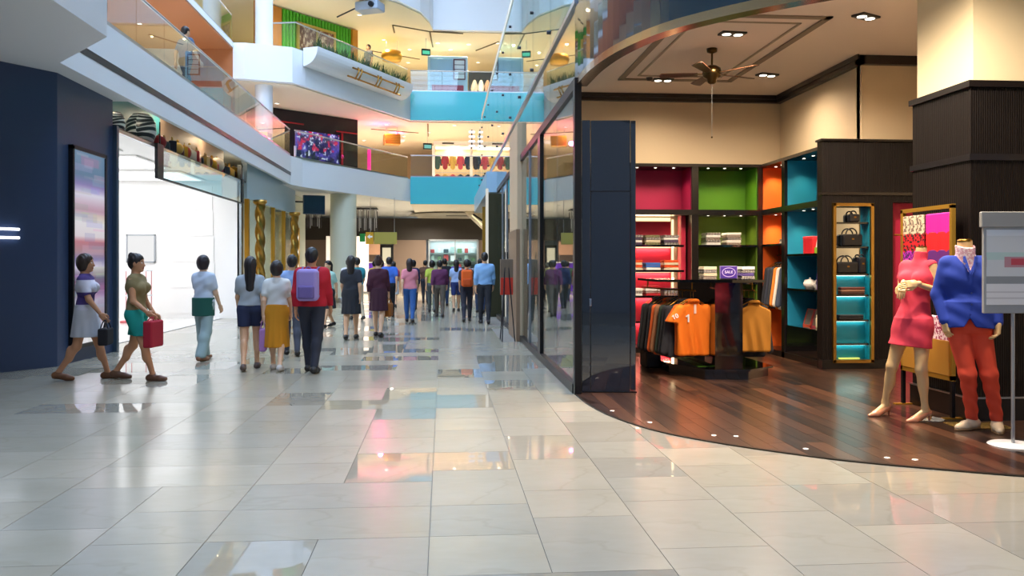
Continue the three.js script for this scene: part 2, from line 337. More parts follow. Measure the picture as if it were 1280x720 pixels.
{ // planter trough hung on the slanting white fascia, with gilt brackets
  const ang = Math.atan2(-(-37.7 + 31.3), -1.75 + 5.0);                 // local x runs along the fascia
  const o = [-4.98, 8.2, -31.25], L = 7.0;
  const t = thing('planter_trough', 'long white planter trough hung on the slanting third-level fascia', 'planter', o, ang);
  const s = new THREE.Shape(); s.moveTo(0.0, 1.12); s.lineTo(0.6, 1.12); s.quadraticCurveTo(0.56, 0.6, 0.05, 0.5); s.lineTo(0, 0.5);
  M('trough', extrude(s, L, 0.02).rotateY(-PI / 2).translate(L - 0.1, 0, 0), m_white, t);
  M('soil', bc(L - 0.1, 0.03, 0.5, L / 2 - 0.1, 1.1, 0.3), phys(0x2a221b, 0.9), t);
  const e = thing('gilt_bracket_rail', 'gilt double rail with curved brackets on the planter trough', 'railing', o, ang);
  M('rail', rod([2.1, 0.84, 0.66], [6.0, 0.84, 0.66], 0.035), m_brass, e); M('rail', rod([1.9, 0.5, 0.56], [5.9, 0.5, 0.56], 0.035), m_brass, e);
  for (const x of [2.5, 3.95, 5.4]) for (const d of [0, 0.22]) M('bracket', tube([[x + d, 0.92, 0.64], [x + d - 0.06, 0.82, 0.72], [x + d - 0.12, 0.62, 0.68], [x + d - 0.1, 0.46, 0.56]], 0.03), m_brass, e);
  const leafGeo = [];
  for (let v = 0; v < 3; v++) {
    const parts = [];
    for (let k = 0; k < 26; k++) { const a = rnd() * 6.28, h = rr(0.2, 0.62), r = rr(0.03, 0.2); const l = new THREE.ConeGeometry(0.045, h, 4, 1).scale(1, 1, 0.35).translate(0, h / 2, 0); l.rotateX(rr(0.1, 0.75)).rotateY(a).translate(Math.cos(a) * r * 0.5, 0, Math.sin(a) * r * 0.5); parts.push(l); }
    leafGeo.push(mergeGeometries(parts.map(plain)));
  }
  const mats = [phys(0x2c4a1f, 0.6), phys(0x3d5c22, 0.6), phys(0x2f4f2c, 0.6)], c = Math.cos(ang), sn = Math.sin(ang);
  for (let k = 0; k < 17; k++) {
    const lx = 0.25 + k * 0.39, lz = 0.3, wx = o[0] + lx * c + lz * sn, wz = o[2] - lx * sn + lz * c;
    const p = thing('spiky_plant', 'dark green spiky plant growing in the white planter trough', 'plant', [wx, o[1] + 1.1, wz], k, 'plants in the trough');
    M('leaves', leafGeo[k % 3], mats[k % 3], p);
  }
}
{ // green corrugated shopfront, third level
  const A = [-6.55, -35.2], B = [-4.1, -38.1], L = Math.hypot(B[0] - A[0], B[1] - A[1]), ang = Math.atan2(-(B[1] - A[1]), B[0] - A[0]);
  const t = thing('green_shopfront', 'bright green corrugated shopfront with a framed menu display on the third level', 'shopfront', [A[0], 9.24, A[1]], ang);
  const m = phys(0x49a81e, 0.45);
  M('wall', bc(L, 2.7, 0.12, L / 2, 1.35, -0.1), m, t);
  for (let k = 0; k < 22; k++) M('rib', rod([0.09 + k * L / 22, 0, 0], [0.09 + k * L / 22, 2.7, 0], 0.075, 10), m, t);
  const f = M('display_frame', [bc(2.1, 0.1, 0.1, 1.75, 2.28, 0.1), bc(2.1, 0.1, 0.1, 1.75, 0.25, 0.1), bc(0.1, 2.1, 0.1, 0.75, 1.26, 0.1), bc(0.1, 2.1, 0.1, 2.75, 1.26, 0.1), bc(0.06, 2.0, 0.1, 1.75, 1.26, 0.1)], phys(0xb8a24a, 0.5), t);
  const pr = (s, top) => tex(128, 128, (u, v) => { const b = fbm(u, v, 10, 14, 3, s), q = fbm(u, v, 30, 26, 2, s + 4); return mixc(v > 0.5 ? [0.42, 0.25, 0.18] : [0.28, 0.31, 0.36], v > 0.5 ? [0.86, 0.78, 0.68] : [0.55, 0.58, 0.62], clamp((b - 0.42) * 3 + (q - 0.5), 0, 1)); });
  M('menu_panel', bc(0.94, 1.92, 0.04, 1.25, 1.26, 0.08), phys(0xffffff, 0.5, { map: pr(3) }), t).geometry = new THREE.BoxGeometry(0.94, 1.92, 0.04).translate(1.25, 1.26, 0.08);
  M('menu_panel', new THREE.BoxGeometry(0.94, 1.92, 0.04).translate(2.25, 1.26, 0.08), phys(0xffffff, 0.5, { map: pr(9) }), t);
  M('end_post', bc(0.3, 2.7, 0.3, L + 0.15, 1.35, 0.0), phys(0xc98a2c, 0.5), t);
  const w = thing('timber_panel', 'amber timber panel beside the green shopfront', 'wall panel', [A[0], 9.24, A[1]], ang);
  M('board', bc(1.3, 2.7, 0.1, -0.7, 1.35, 0), phys(0xb87a2a, 0.5), w); M('plinth', bc(1.3, 0.9, 0.12, -0.7, 0.45, 0.02), phys(0x6a4526, 0.5), w);
}
{ // black media shop, second level, with a picture wall
  const A = [-7.3, -34.9], B = [-3.75, -38.0], L = Math.hypot(B[0] - A[0], B[1] - A[1]), ang = Math.atan2(-(B[1] - A[1]), B[0] - A[0]);
  const t = thing('media_shop', 'black shop box with red lines and a bright picture wall on the second level', 'shop', [A[0], 5.34, A[1]], ang);
  M('box', bc(L, 2.55, 1.2, L / 2, 1.3, -0.65), phys(0x1a1516, 0.35), t);
  M('red_line', bc(1.9, 0.05, 0.04, 1.0, 2.05, 0), phys(0xb01e28, 0.4), t); M('red_line', bc(1.1, 0.05, 0.04, L - 0.6, 1.95, 0), phys(0xb01e28, 0.4), t); M('red_line', bc(0.09, 1.9, 0.04, L - 0.85, 0.95, 0), phys(0xb01e28, 0.4), t);
  const pic = tex(192, 128, (u, v) => {
    const a = fbm(u, v, 7, 5, 3, 61), b = fbm(u, v, 12, 9, 2, 71), d = fbm(u, v, 24, 18, 2, 81);
    let c = mixc([0.06, 0.08, 0.32], [0.45, 0.35, 0.85], clamp((a - 0.35) * 2.6, 0, 1));
    if (v > 0.5) c = mixc(c, [0.95, 0.1, 0.35], clamp((b - 0.5) * 5, 0, 1)); else c = mixc(c, [0.05, 0.05, 0.12], clamp((b - 0.52) * 4, 0, 1));
    return mixc(c, [0.9, 0.92, 1], clamp((d - 0.62) * 7, 0, 1));
  });
  const s = M('picture_screen', new THREE.BoxGeometry(2.15, 1.65, 0.05).translate(2.6, 0.95, 0.03), new THREE.MeshStandardMaterial({ color: 0x111111, emissive: 0xffffff, emissiveMap: pic, emissiveIntensity: 0.85, roughness: 0.4 }), t);
  M('screen_post', bc(0.08, 1.2, 0.06, 1.5, 0.5, 0.06), phys(0xd6d2ff, 0.5), t);
  const l = new THREE.RectAreaLight(0x9a86ff, 0.5, 2.1, 1.6); l.name = 'screen_light'; l.position.set(2.6, 0.95, 0.08); l.rotation.y = PI; t.add(l);
}
{ // magenta lit bay beside it: sign tubes, counter
  const t = thing('magenta_sign', 'upright glowing magenta sign beside the black media shop', 'sign', [-3.35, 5.34, -38.9]);
  M('sign_tube', rb(0.16, 1.3, 0.16, 0.05, 0, 0.75, 0), glow(0xff2a8a, 1.6), t); M('sign_base', bc(0.3, 0.08, 0.3, 0, 0.04, 0), m_black, t);
  const l = new THREE.PointLight(0xff3d98, 8); l.name = 'sign_light'; l.position.set(0.5, 1.8, -0.2); l.shadow.radius = 5; t.add(l);
  const l2 = thing('cove_light', 'pink cove lamp washing the second-level ceiling', 'lamp', [-2.2, 7.5, -41.6]);
  M('housing', lathe([[0, 0], [0.3, 0], [0.36, 0.1], [0.34, 0.12], [0, 0.12]], 24), m_white, l2); M('lamp_disc', new THREE.CircleGeometry(0.3, 24).rotateX(-PI / 2).translate(0, 0.125, 0), glow(0xff5aa8, 2), l2); M('stem', cyl(0.012, 0.012, 0.4, 0, 0.3, 0), m_steel, l2);
  const p = new THREE.SpotLight(0xff4fa0, 13, 0, 1.35, 0.5, 2); p.name = 'cove_lamp_light'; p.position.set(0, 0.16, 0); p.target.position.set(0, 2, 0); l2.add(p, p.target);
}
{ // ceiling-hung boxes, exit signs, slots
  for (const [x, y, z, lab] of [[-2.4, 7.35, -40, 'gilt box hanging under the second-level ceiling'], [-2.4, 11.25, -40, 'gilt drum hanging under the third-level ceiling']]) {
    const t = thing('hanging_box', lab, 'light fitting', [x, y, z], 0.2);
    if (y < 9) M('body', rb(0.75, 0.5, 0.6, 0.04, 0, 0, 0), m_goldPaint, t); else M('body', lathe([[0, -0.25], [0.42, -0.22], [0.5, 0], [0.42, 0.22], [0, 0.25]], 28), m_goldPaint, t);
    for (const s of [-0.25, 0.25]) { const c = (y < 9 ? 7.93 : 12.0) - y; M('hanger', cyl(0.012, 0.012, c - 0.15, s, (c + 0.15) / 2, 0), m_steel, t); }
    if (y < 9) for (let k = 0; k < 5; k++) M('slat', bc(0.7, 0.03, 0.02, 0, -0.16 + k * 0.08, 0.31), m_brass, t);
  }
  for (const [x, y, z, h] of [[-0.75, 7.2, -41, 0.6], [-0.8, 11.35, -39.5, 0.5]]) {
    const t = thing('exit_sign', y < 9 ? 'small dark sign box hanging under the second-level ceiling' : 'small green lit sign hanging under the third-level ceiling', 'sign', [x, y, z], 0.25);
    M('case', rb(0.42, 0.3, 0.12, 0.02), phys(0x16322e, 0.4), t); M('sign_face', bc(0.34, 0.16, 0.01, 0, -0.02, 0.062), glow(y < 9 ? 0x6fd0c8 : 0x66f0c0, 0.8), t); M('hanger', cyl(0.012, 0.012, h, 0, 0.15 + h / 2, 0), m_steel, t);
  }
  const slot = phys(0x6b5a3c, 0.7);
  const mk = (pts, y, r) => pts.slice(1).map((p, i) => rod([pts[i][0], y, pts[i][1]], [p[0], y, p[1]], r, 6));
  struct('trim_4', [...mk([[-2.2, -38.6], [-2.2, -37.4], [-0.6, -38.3], [0.9, -38.5]], 11.99, 0.035), ...mk([[-0.6, -38.3], [-0.5, -41]], 11.99, 0.035), ...mk([[-3.5, -42], [-1.2, -43.5]], 11.99, 0.03), ...mk([[1.6, -41.5], [2.6, -39.8]], 11.99, 0.035)], slot, 'dark slots in the third-level ceiling');
  struct('trim_5', [...mk([[-0.75, -42.5], [-0.7, -38.8]], 7.925, 0.035), ...mk([[-3.4, -40.5], [-1.2, -41.5]], 7.925, 0.03)], slot, 'dark slots in the second-level ceiling');
  // lamp row hanging right of the cyan bays
  const t = thing('spot_column', 'row of small white lamps hanging under the second-level ceiling', 'lamp', [1.35, 7.9, -40.2]);
  M('stem', bc(0.06, 0.9, 0.06, 0, -0.45, 0), m_stripe, t); for (let k = 0; k < 4; k++) M('lamp_head', rb(0.3, 0.1, 0.14, 0.03, 0, -0.12 - k * 0.22, 0.06), glow(0xeaf2ff, 1.3), t);
}
{ // projector under the fourth slab
  const t = thing('projector', 'grey projector on an arm under the fourth-level ceiling', 'projector', [-2.9, 11.72, -34.0], -0.4);
  M('body', rb(1.0, 0.36, 0.7, 0.06), phys(0x9aa6b4, 0.4), t); M('lens', cyl(0.1, 0.12, 0.12).rotateX(PI / 2).translate(0.25, 0, 0.4), m_black, t); M('arm', rod([-0.4, 0.1, 0], [-1.7, -0.12, -0.4], 0.03), m_stripe, t); M('ceiling_mount', cyl(0.05, 0.05, 0.3, 0, 0.25, 0), m_steel, t);
}
{ // pale blue kiosk on the third level
  const t = thing('kiosk', 'pale blue shop kiosk with a maroon window frame and maroon base on the third level', 'kiosk', [0.2, 9.24, -41], 0.02), m = phys(0x8fb6d6, 0.45);
  M('body', rb(1.9, 2.15, 1.4, 0.04, 0, 1.08, 0), m, t);
  M('front_panel', rb(1.05, 1.4, 0.05, 0.01, -0.3, 1.32, 0.71), phys(0x6fa0c8, 0.3), t);
  const w = M('window', bc(0.5, 0.9, 0.04, 0.55, 1.52, 0.71), phys(0xb6cfe0, 0.2), t);
  M('window_frame', [bc(0.56, 0.05, 0.07, 0.55, 1.98, 0.72), bc(0.56, 0.05, 0.07, 0.55, 1.06, 0.72), bc(0.05, 0.95, 0.07, 0.29, 1.52, 0.72), bc(0.05, 0.95, 0.07, 0.81, 1.52, 0.72)], phys(0x4a2236, 0.5), w);
  for (const y of [1.3, 1.52, 1.74]) M('louvre', bc(0.48, 0.03, 0.05, 0.55, y, 0.735), phys(0x59617a, 0.5), w);
  M('counter_band', rb(1.5, 0.3, 0.1, 0.02, 0, 0.62, 0.72), phys(0x7a1436, 0.5), t);
  // lit display beside it
  for (let k = 0; k < 5; k++) { const b = thing('display_bust', 'pale dressed display form in the dark shop beside the blue kiosk', 'display', [1.55 + (k % 3) * 0.32, 9.24, -42 - Math.floor(k / 3) * 0.5], k, 'pale forms beside the kiosk'); M('form', lathe([[0, 0], [0.13, 0], [0.14, 0.5], [0.1, 0.75], [0.17, 1.1], [0.1, 1.3], [0.05, 1.4], [0, 1.42]], 16), phys([0xe9d4c6, 0xfff5e6, 0xd9a58a][k % 3], 0.6), b); M('foot', cyl(0.16, 0.16, 0.02, 0, 0.01, 0), m_black, b); }
  struct('wall_dark_third', bx(1.3, 4.2, 9.24, 11.4, -43.6, -43.8), phys(0x4d5058, 0.6));
}
{ // lit fashion shop on the second level, above the lower cyan fascia
  const t = thing('fashion_shop', 'brightly lit two-bay shopfront with white header on the second level', 'shopfront', [1.3, 5.35, -44.0]);
  M('header', bc(3.6, 0.22, 0.2, 0, 2.42, 0), m_white, t);
  for (const x of [-1.8, 0.15, 1.8]) M('pier', bc(0.14, 2.3, 0.2, x, 1.15, 0), m_white, t);
  M('back', bc(3.6, 2.5, 0.1, 0, 1.25, -1.2), phys(0xe8c9a0, 0.6), t); M('sign_letters', bc(0.6, 0.07, 0.02, -1.05, 2.42, 0.11), m_stripe, t); M('sign_letters', bc(0.5, 0.07, 0.02, 1.2, 2.42, 0.11), m_stripe, t);
  M('lamp_panel', bc(3.4, 0.04, 0.8, 0, 2.28, -0.6), glow(0xfff0d0, 2.5), t);
  const l = new THREE.RectAreaLight(0xffeccc, 4.5, 3.4, 0.8); l.name = 'shop_ceiling_light'; l.position.set(0, 2.24, -0.6); l.rotation.x = -PI / 2; t.add(l);
  const cols = [0xa82a2a, 0x24364f, 0xe9e2d4, 0x3f5a4a, 0xc74b5a, 0x1f4f86, 0x7a5a3a, 0xd9b04a, 0x2a2a30, 0x8a3a5a];
  const g = new THREE.CapsuleGeometry(0.13, 0.5, 4, 10).scale(1, 1, 0.5);
  for (let k = 0; k < 18; k++) { const x = 1.3 - 1.6 + (k % 9) * 0.4, up = k >= 9, s = M('garment_display', [g.clone().translate(0, 0, 0), new THREE.CapsuleGeometry(0.06, 0.4, 3, 8).rotateZ(0.25).translate(0.16, 0.06, 0), new THREE.CapsuleGeometry(0.06, 0.4, 3, 8).rotateZ(-0.25).translate(-0.16, 0.06, 0)], phys(cols[(k * 7) % 10], 0.8)); s.position.set(x, up ? 6.85 : 5.85, -44.4); tag(s, up ? 'coloured garment on the upper row of the lit second-level shop' : 'coloured garment on the lower row of the lit second-level shop', 'garment', up ? 'upper row of garments far off' : 'lower row of garments far off'); }
  const rail = thing('garment_rail', 'long steel rail carrying garments in the lit second-level shop', 'rail', [1.3, 5.35, -44.4]); for (const y of [0.95, 1.95]) M('rail', rod([-1.75, y + 0.02, 0], [1.75, y + 0.02, 0], 0.015), m_steel, rail);
}
// ---------------------------------------------------------------- ground floor, far end
struct('wall_far_shops', [bx(-8.5, 4.5, 2.95, 4.22, -50, -50.3)], phys(0x3b352f, 0.5), 'dark fascia band over the far shops');
for (const [a, b] of [[-8.5, -3.72], [-2.9, -1.0], [2.1, 4.5]]) struct('wall_far_panel', bx(a, b, 0, 2.95, -50, -50.3), phys(0x8a7666, 0.6), 'brown wall panel between the far shops');
{
  const t = thing('far_shop_window', 'bright glazed shopfront with pale goods at the far end of the mall', 'shopfront', [0.6, 0, -50]);
  M('frame', [bc(2.9, 0.08, 0.12, 0, 2.95, 0.05), bc(0.08, 2.95, 0.12, -1.42, 1.48, 0.05), bc(0.08, 2.95, 0.12, 1.42, 1.48, 0.05), bc(0.06, 2.95, 0.12, 0.1, 1.48, 0.05)], phys(0xcfd8de, 0.3, { metalness: 0.6 }), t);
  for (const x of [-0.66, 0.76]) M('pane', bc(1.4, 2.85, 0.012, x, 1.45, 0.04), m_glass, t);
  M('back', bc(2.9, 3, 0.1, 0, 1.5, -1.9), phys(0xdfe9ea, 0.6), t); M('lamp_panel', bc(2.8, 0.04, 1.5, 0, 2.97, -0.9), glow(0xf2fbff, 2), t);
  const l = new THREE.RectAreaLight(0xf2fbff, 3.2, 2.8, 1.5); l.name = 'far_shop_light'; l.position.set(0, 2.93, -0.9); l.rotation.x = -PI / 2; t.add(l);
  for (const y of [0.7, 1.2, 1.7, 2.2]) M('shelf', bc(2.7, 0.03, 0.4, 0, y, -1.6), phys(0x9fb4b0, 0.4), t);
  for (let k = 0; k < 28; k++) { const g = M('shop_goods', rb(rr(0.16, 0.3), rr(0.2, 0.4), 0.2, 0.03), phys([0x6f8f6a, 0xc24a4a, 0xe8eef0, 0x37484f, 0xa9c0bc][k % 5], 0.6)); g.position.set(0.6 - 1.25 + (k % 7) * 0.41, 0.72 + Math.floor(k / 7) * 0.5 + g.geometry.parameters.height / 2, -51.6); tag(g, 'small packed article on the shelves of the far glazed shop', 'package', 'goods in the far shop'); }
}
{
  const t = thing('entry_portal', 'cream-lit doorway with dark frame at the far end of the mall', 'doorway', [-3.3, 0, -50]);
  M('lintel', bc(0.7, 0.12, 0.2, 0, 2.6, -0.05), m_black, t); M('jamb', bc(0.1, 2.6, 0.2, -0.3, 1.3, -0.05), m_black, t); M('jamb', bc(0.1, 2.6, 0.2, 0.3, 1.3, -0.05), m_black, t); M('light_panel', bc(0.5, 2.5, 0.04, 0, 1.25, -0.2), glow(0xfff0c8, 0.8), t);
  const p = thing('peach_banner', 'peach banner above a violet counter at the far end', 'banner', [-4.0, 0, -48.6]); M('banner', bc(0.85, 0.75, 0.04, 0, 2.45, 0), phys(0xe7b492, 0.7), p); for (const s of [-0.4, 0.4]) M('post', cyl(0.02, 0.02, 2.8, s, 1.4, 0), m_steel, p);
  const c = thing('violet_counter', 'violet lit counter under the peach banner', 'counter', [-4.1, 0, -47.8]); M('counter', rb(1.6, 1.6, 0.6, 0.04, 0, 0.8, 0), phys(0x6a2fd0, 0.5), c); M('counter_top', rb(1.7, 0.06, 0.7, 0.02, 0, 1.63, 0), m_white, c);
  const w = thing('white_partition', 'tall white partition beside the round cream column', 'partition', [-5.0, 0, -45]); M('panel', bc(2.2, 3.0, 0.12, 0, 1.5, 0), phys(0xf4ecec, 0.6), w); M('base', bc(2.2, 0.1, 0.16, 0, 0.05, 0), m_steel, w);
}
{ // round column
  const t = structGroup('wall_column_far', 'thick round cream column under the second-level slab');
  M('shaft', lathe([[0.52, 0], [0.52, 4.33]], 40).translate(-4.0, 0, -34.5), phys(0xdcdcc4, 0.35), t); M('plinth', lathe([[0.56, 0], [0.56, 0.18], [0.52, 0.2]], 40).translate(-4.0, 0, -34.5), m_steel, t);
}
{ // hanging fringe lamps and hanging directory sign
  for (const [x, z, n] of [[-3.75, -42, 9], [-6.2, -40, 7]]) {
    const t = thing('fringe_chandelier', x > -5 ? 'dark fringed hanging curtain of rods beyond the cream column' : 'dark fringed hanging curtain of rods before the cream column', 'chandelier', [x, 4.3, z]);
    M('frame', bc(1.1, 0.06, 0.7, 0, -0.06, 0), m_stripe, t);
    for (let k = 0; k < n * 2; k++) M('strand', cyl(0.02, 0.02, 1.0, -0.5 + (k % n) / (n - 1), -0.58 - 0.08 * Math.sin(k), k < n ? -0.3 : 0.3, 6), k % 2 ? m_steel : m_stripe, t);
  }
  const s = thing('directory_sign', 'hanging yellow and olive direction sign with a green end panel', 'sign', [-2.6, 2.62, -36]);
  M('panel', rb(0.95, 0.5, 0.1, 0.01, 0.18, 0, 0), phys(0xb2a64a, 0.5), s); M('yellow_panel', rb(0.32, 0.5, 0.11, 0.01, -0.48, 0, 0), phys(0xd9a51c, 0.5), s); M('green_panel', rb(0.22, 0.34, 0.1, 0.01, -0.78, 0.02, 0), phys(0x1f9a44, 0.5), s);
  for (const x of [-0.45, 0.55]) M('hanger', cyl(0.012, 0.012, 1.45, x, 0.97, 0), m_steel, s);
  const arrow = new THREE.Shape(); arrow.moveTo(-0.1, 0); arrow.lineTo(0.02, 0.1); arrow.lineTo(0.02, 0.035); arrow.lineTo(0.12, 0.035); arrow.lineTo(0.12, -0.035); arrow.lineTo(0.02, -0.035); arrow.lineTo(0.02, -0.1);
  M('arrow', extrude(arrow, 0.006).translate(-0.48, 0.06, 0.056), m_white, s);
}
for (const [x, z] of [[-2.4, -40], [0.6, -40], [-2.4, -44], [0.6, -44], [-5.2, -42], [-0.9, -47.5], [2.6, -41], [2.6, -46], [-6.5, -37]]) downlight([x, x < -1.46 ? 4.329 : 4.219, z], 'round recessed lamp in the ground-floor ceiling at the far end', 'far ground-floor lamps', { power: 80, angle: 1.45, size: 1.3, color: 0xfff0dc });
{ // round ceiling feature and escalator at the far end
  const t = thing('ceiling_rose', 'wide round grey ceiling disc over the far concourse', 'ceiling disc', [0.4, 4.2, -45.5]); M('disc', lathe([[0, 0.015], [2.1, 0.015], [2.25, -0.06], [1.9, -0.1], [0, -0.1]], 48), phys(0xa8a49a, 0.6), t); M('slot', bc(1.3, 0.03, 0.12, 0.4, -0.11, 0.6), m_black, t);
  const e = thing('escalator', 'pale escalator truss rising under the cyan fascia', 'escalator', [2.7, 0, -43.5]);
  const s = new THREE.Shape(); s.moveTo(3.2, 0); s.lineTo(-1.3, 4.2); s.lineTo(-0.4, 4.2); s.lineTo(4, 0.1); s.lineTo(4, 0);
  M('truss', extrude(s, 1.2, 0.01).translate(-0.3, 0, -0.6), phys(0xd8cfb8, 0.4), e); M('handrail', rod([-1.2, 4.9 - 0.85, 0.66], [3.6, 0.9, 0.66], 0.05), m_black, e); M('light_line', rod([-1.25, 4.0, 0.63], [3.1, 0.05, 0.63], 0.03), glow(0xfff0c0, 1.2), e);
}
// ---------------------------------------------------------------- the boutique: shell
const CY = 4.55;                                                        // its ceiling
const inner = edge.map(([x, z]) => [x, z - 0.12]);
struct('ceiling_boutique', prism([...inner, [7.3, -15.2], [1.53, -15.2]], CY, CY + 0.05), m_creamCeil, 'warm cream ceiling of the boutique');
struct('wall_boutique_back', bx(1.6, 6.1, 0, CY, -14.95, -15.2), m_cream, 'cream back wall of the boutique');
struct('wall_boutique_side', [bx(6.1, 6.3, 0, CY, -12.0, -14.95), bx(6.1, 7.3, 3.2, CY, -11.95, -12.1)], m_cream, 'cream side wall of the boutique');
struct('wall_boutique_end', bx(7.3, 7.5, 0, 4.9, -5.0, -15.2), m_cream);
struct('trim_6', [bx(1.6, 6.1, CY - 0.13, CY, -14.86, -14.95), bx(6.0, 6.1, CY - 0.13, CY, -11.86, -14.95), bx(6.0, 7.3, CY - 0.13, CY, -11.86, -11.95), bx(1.6, 6.1, CY - 0.07, CY, -14.82, -14.86), bx(5.97, 6.0, CY - 0.07, CY, -11.82, -14.86)], m_darkWood, 'dark crown moulding round the boutique ceiling');
// curved fascia over the entrance
const m_fascia = phys(0x1f3a4d, 0.06, { clearcoat: 1, clearcoatRoughness: 0.02, metalness: 0.15 });
const m_fasciaGlass = phys(0x11181f, 0.02, { clearcoat: 1, clearcoatRoughness: 0.0, specularIntensity: 1, ior: 1.9 });
const innerEdge = edge.map((p, i) => p);
struct('wall_fascia_boutique', strip(edge, 3.66, 4.62, -0.1), m_fascia, 'glossy blue-black curved fascia over the boutique entrance');
struct('trim_7', strip(edge.map(([x, z]) => [x, z + 0.0]), 3.58, 3.66, -0.14), phys(0xc9b08e, 0.16, { metalness: 0.9 }), 'polished metal lip under the curved fascia');
struct('wall_upper_glass', strip(edge.slice(0, 61), 4.63, 8.9, -0.06), m_fasciaGlass, 'dark mirror glass curving above the boutique fascia');
{ // air slot and moulded panels on the ceiling
  const inn = (d) => edge.slice(2, 44).map(([x, z], i, a) => { const p = a[Math.max(0, i - 1)], q = a[Math.min(a.length - 1, i + 1)], dx = q[0] - p[0], dz = q[1] - p[1], l = Math.hypot(dx, dz); return [x + dz / l * d, z - dx / l * d]; });
  struct('trim_8', [strip(inn(0.55), CY - 0.012, CY, 0.05), strip(inn(0.66), CY - 0.012, CY, 0.03)], phys(0x5b5550, 0.6), 'curved air slot in the boutique ceiling');
  const fr = (x0, x1, z0, z1, w, y) => [bx(x0, x1, CY - y, CY, z0, z0 - w), bx(x0, x1, CY - y, CY, z1 + w, z1), bx(x0, x0 + w, CY - y, CY, z0, z1), bx(x1 - w, x1, CY - y, CY, z0, z1)];
  struct('trim_9', [...fr(2.86, 4.77, -10.05, -13.75, 0.09, 0.02)], phys(0x8a7a66, 0.6), 'grey moulding frame on the boutique ceiling');
  struct('trim_10', [...fr(3.12, 4.5, -10.35, -13.45, 0.03, 0.015)], phys(0xa89880, 0.6), 'inner moulding frame on the boutique ceiling');
}
{ // entrance post and the glazed side wall
  const t = structGroup('window_2', 'black framed glass wall of the boutique along the mall');
  const X = 1.53;
  M('post', bx(X - 0.02, X + 0.06, 0, 3.66, -9.68, -9.80), m_black, t);
  M('head_rail', bx(X - 0.02, X + 0.06, 3.54, 3.66, -9.80, -24), m_darkMetal, t);
  M('sill_rail', bx(X - 0.03, X + 0.07, 0, 0.11, -9.80, -24), m_darkMetal, t);
  M('mullion', bx(X - 0.02, X + 0.06, 0.11, 3.54, -13.2, -13.5), m_black, t);
  for (const z of [-11.45]) M('pane_joint', bx(X + 0.012, X + 0.02, 0.11, 3.54, z, z - 0.015), m_steel, t);
  for (const z of [-15.0, -18.9, -20.4, -22]) M('mullion', bx(X - 0.01, X + 0.05, 0.11, 3.54, z, z - 0.06), m_steel, t);
  for (const [a, b] of [[-9.8, -11.45], [-11.465, -13.2], [-13.5, -15], [-15.06, -16.6], [-18.5, -18.9], [-18.96, -20.4], [-20.46, -22], [-22.06, -24]]) M('pane', bx(X + 0.01, X + 0.022, 0.11, 3.54, a, b), m_coated, t);
  M('transom_rail', bx(X - 0.02, X + 0.04, 4.52, 4.58, -9.7, -37.9), m_steel, t);
  for (let z = -9.78; z > -37; z -= 2.4) M('transom_pane', bx(X + 0.01, X + 0.022, 3.68, 4.52, z, Math.max(z - 2.385, -37.9)), m_coated, t);
  const u = structGroup('window_3', 'tall pale glass screen of the second level with point fixings');
  for (let z = -9.78; z > -37; z -= 2.4) {
    const z1 = Math.max(z - 2.385, -37.9);
    M('screen_pane', bx(X + 0.01, X + 0.022, 4.6, 7.3, z, z1), m_glassTint, u);
    for (const y of [4.9, 5.9, 7.0]) M('point_fixing', rod([X - 0.02, y, z - 0.15], [X + 0.05, y, z - 0.15], 0.03, 8), m_stripe, u);
  }
  struct('wall_lacquer', bx(1.95, 2.0, 0, 3.0, -10.4, -14.9), phys(0x4a4542, 0.5), 'dark lacquered partition behind the boutique glass');
  struct('wall_slab_right', prism([[1.62, -9.9], [1.62, -37.9], [9, -37.9], [9, -15.3], [1.7, -15.3]].reverse(), 4.62, 4.95), m_white);
  struct('ceiling_right_upper', bx(1.7, 9, 8.0, 8.2, -10.5, -37.9), phys(0xe9e2cc, 0.8), 'cream ceiling of the second level behind the glass screen');
  struct('wall_right_upper', bx(6.5, 6.7, 4.95, 8, -10.5, -37.9), phys(0xd8d8c8, 0.7));
  // the shops that follow along the glass
  struct('wall_pilaster', [bx(1.45, 1.75, 0, 4.3, -16.6, -18.5)], phys(0xc9b190, 0.6), 'cream stone pilaster between the glass shopfronts');
  struct('trim_11', bx(1.43, 1.5, 0, 2.2, -16.58, -18.52), phys(0x8a7058, 0.4), 'brown stone dado on the pilaster');
  struct('wall_next_shop', bx(3.4, 3.5, 0, 4.3, -15.4, -37), phys(0xcbb9a0, 0.6), 'pale wall inside the neighbouring shop');
  struct('ceiling_next_shop', bx(1.6, 3.4, 4.3, 4.4, -15.3, -37), m_ceil);
  const p = thing('dark_portal', 'dark shop portal with a bright white edge far along the glass wall', 'shopfront', [1.5, 0, -27]);
  M('side_panel', bc(0.5, 3.55, 0.25, 0, 1.78, 2.4), phys(0x4b4a36, 0.3, { metalness: 0.5 }), p); M('white_edge', bc(0.08, 3.7, 0.06, -0.24, 1.85, 2.56), glow(0xf6f4ea, 0.7), p); M('dark_opening', bc(0.3, 3.4, 7, 0.12, 1.7, -1.4), m_black, p); M('header', bc(0.5, 0.6, 9.8, 0, 3.9, -2.4), phys(0x9fc4de, 0.3), p);
  for (const z of [1.2, -0.8]) M('gilt_jamb', bc(0.12, 3.4, 0.12, -0.16, 1.7, z), m_goldPaint, p);
  const e = thing('easel_sign', 'easel sign with a red lower panel beside the glass wall', 'sign', [1.24, 0, -16.6], 0.25);
  M('board', rb(0.27, 0.66, 0.03, 0.01, 0, 1.28, 0), phys(0x7d6a58, 0.6), e); M('red_panel', rb(0.26, 0.34, 0.035, 0.01, 0, 1.08, 0.003), phys(0xcf3b2a, 0.5), e);
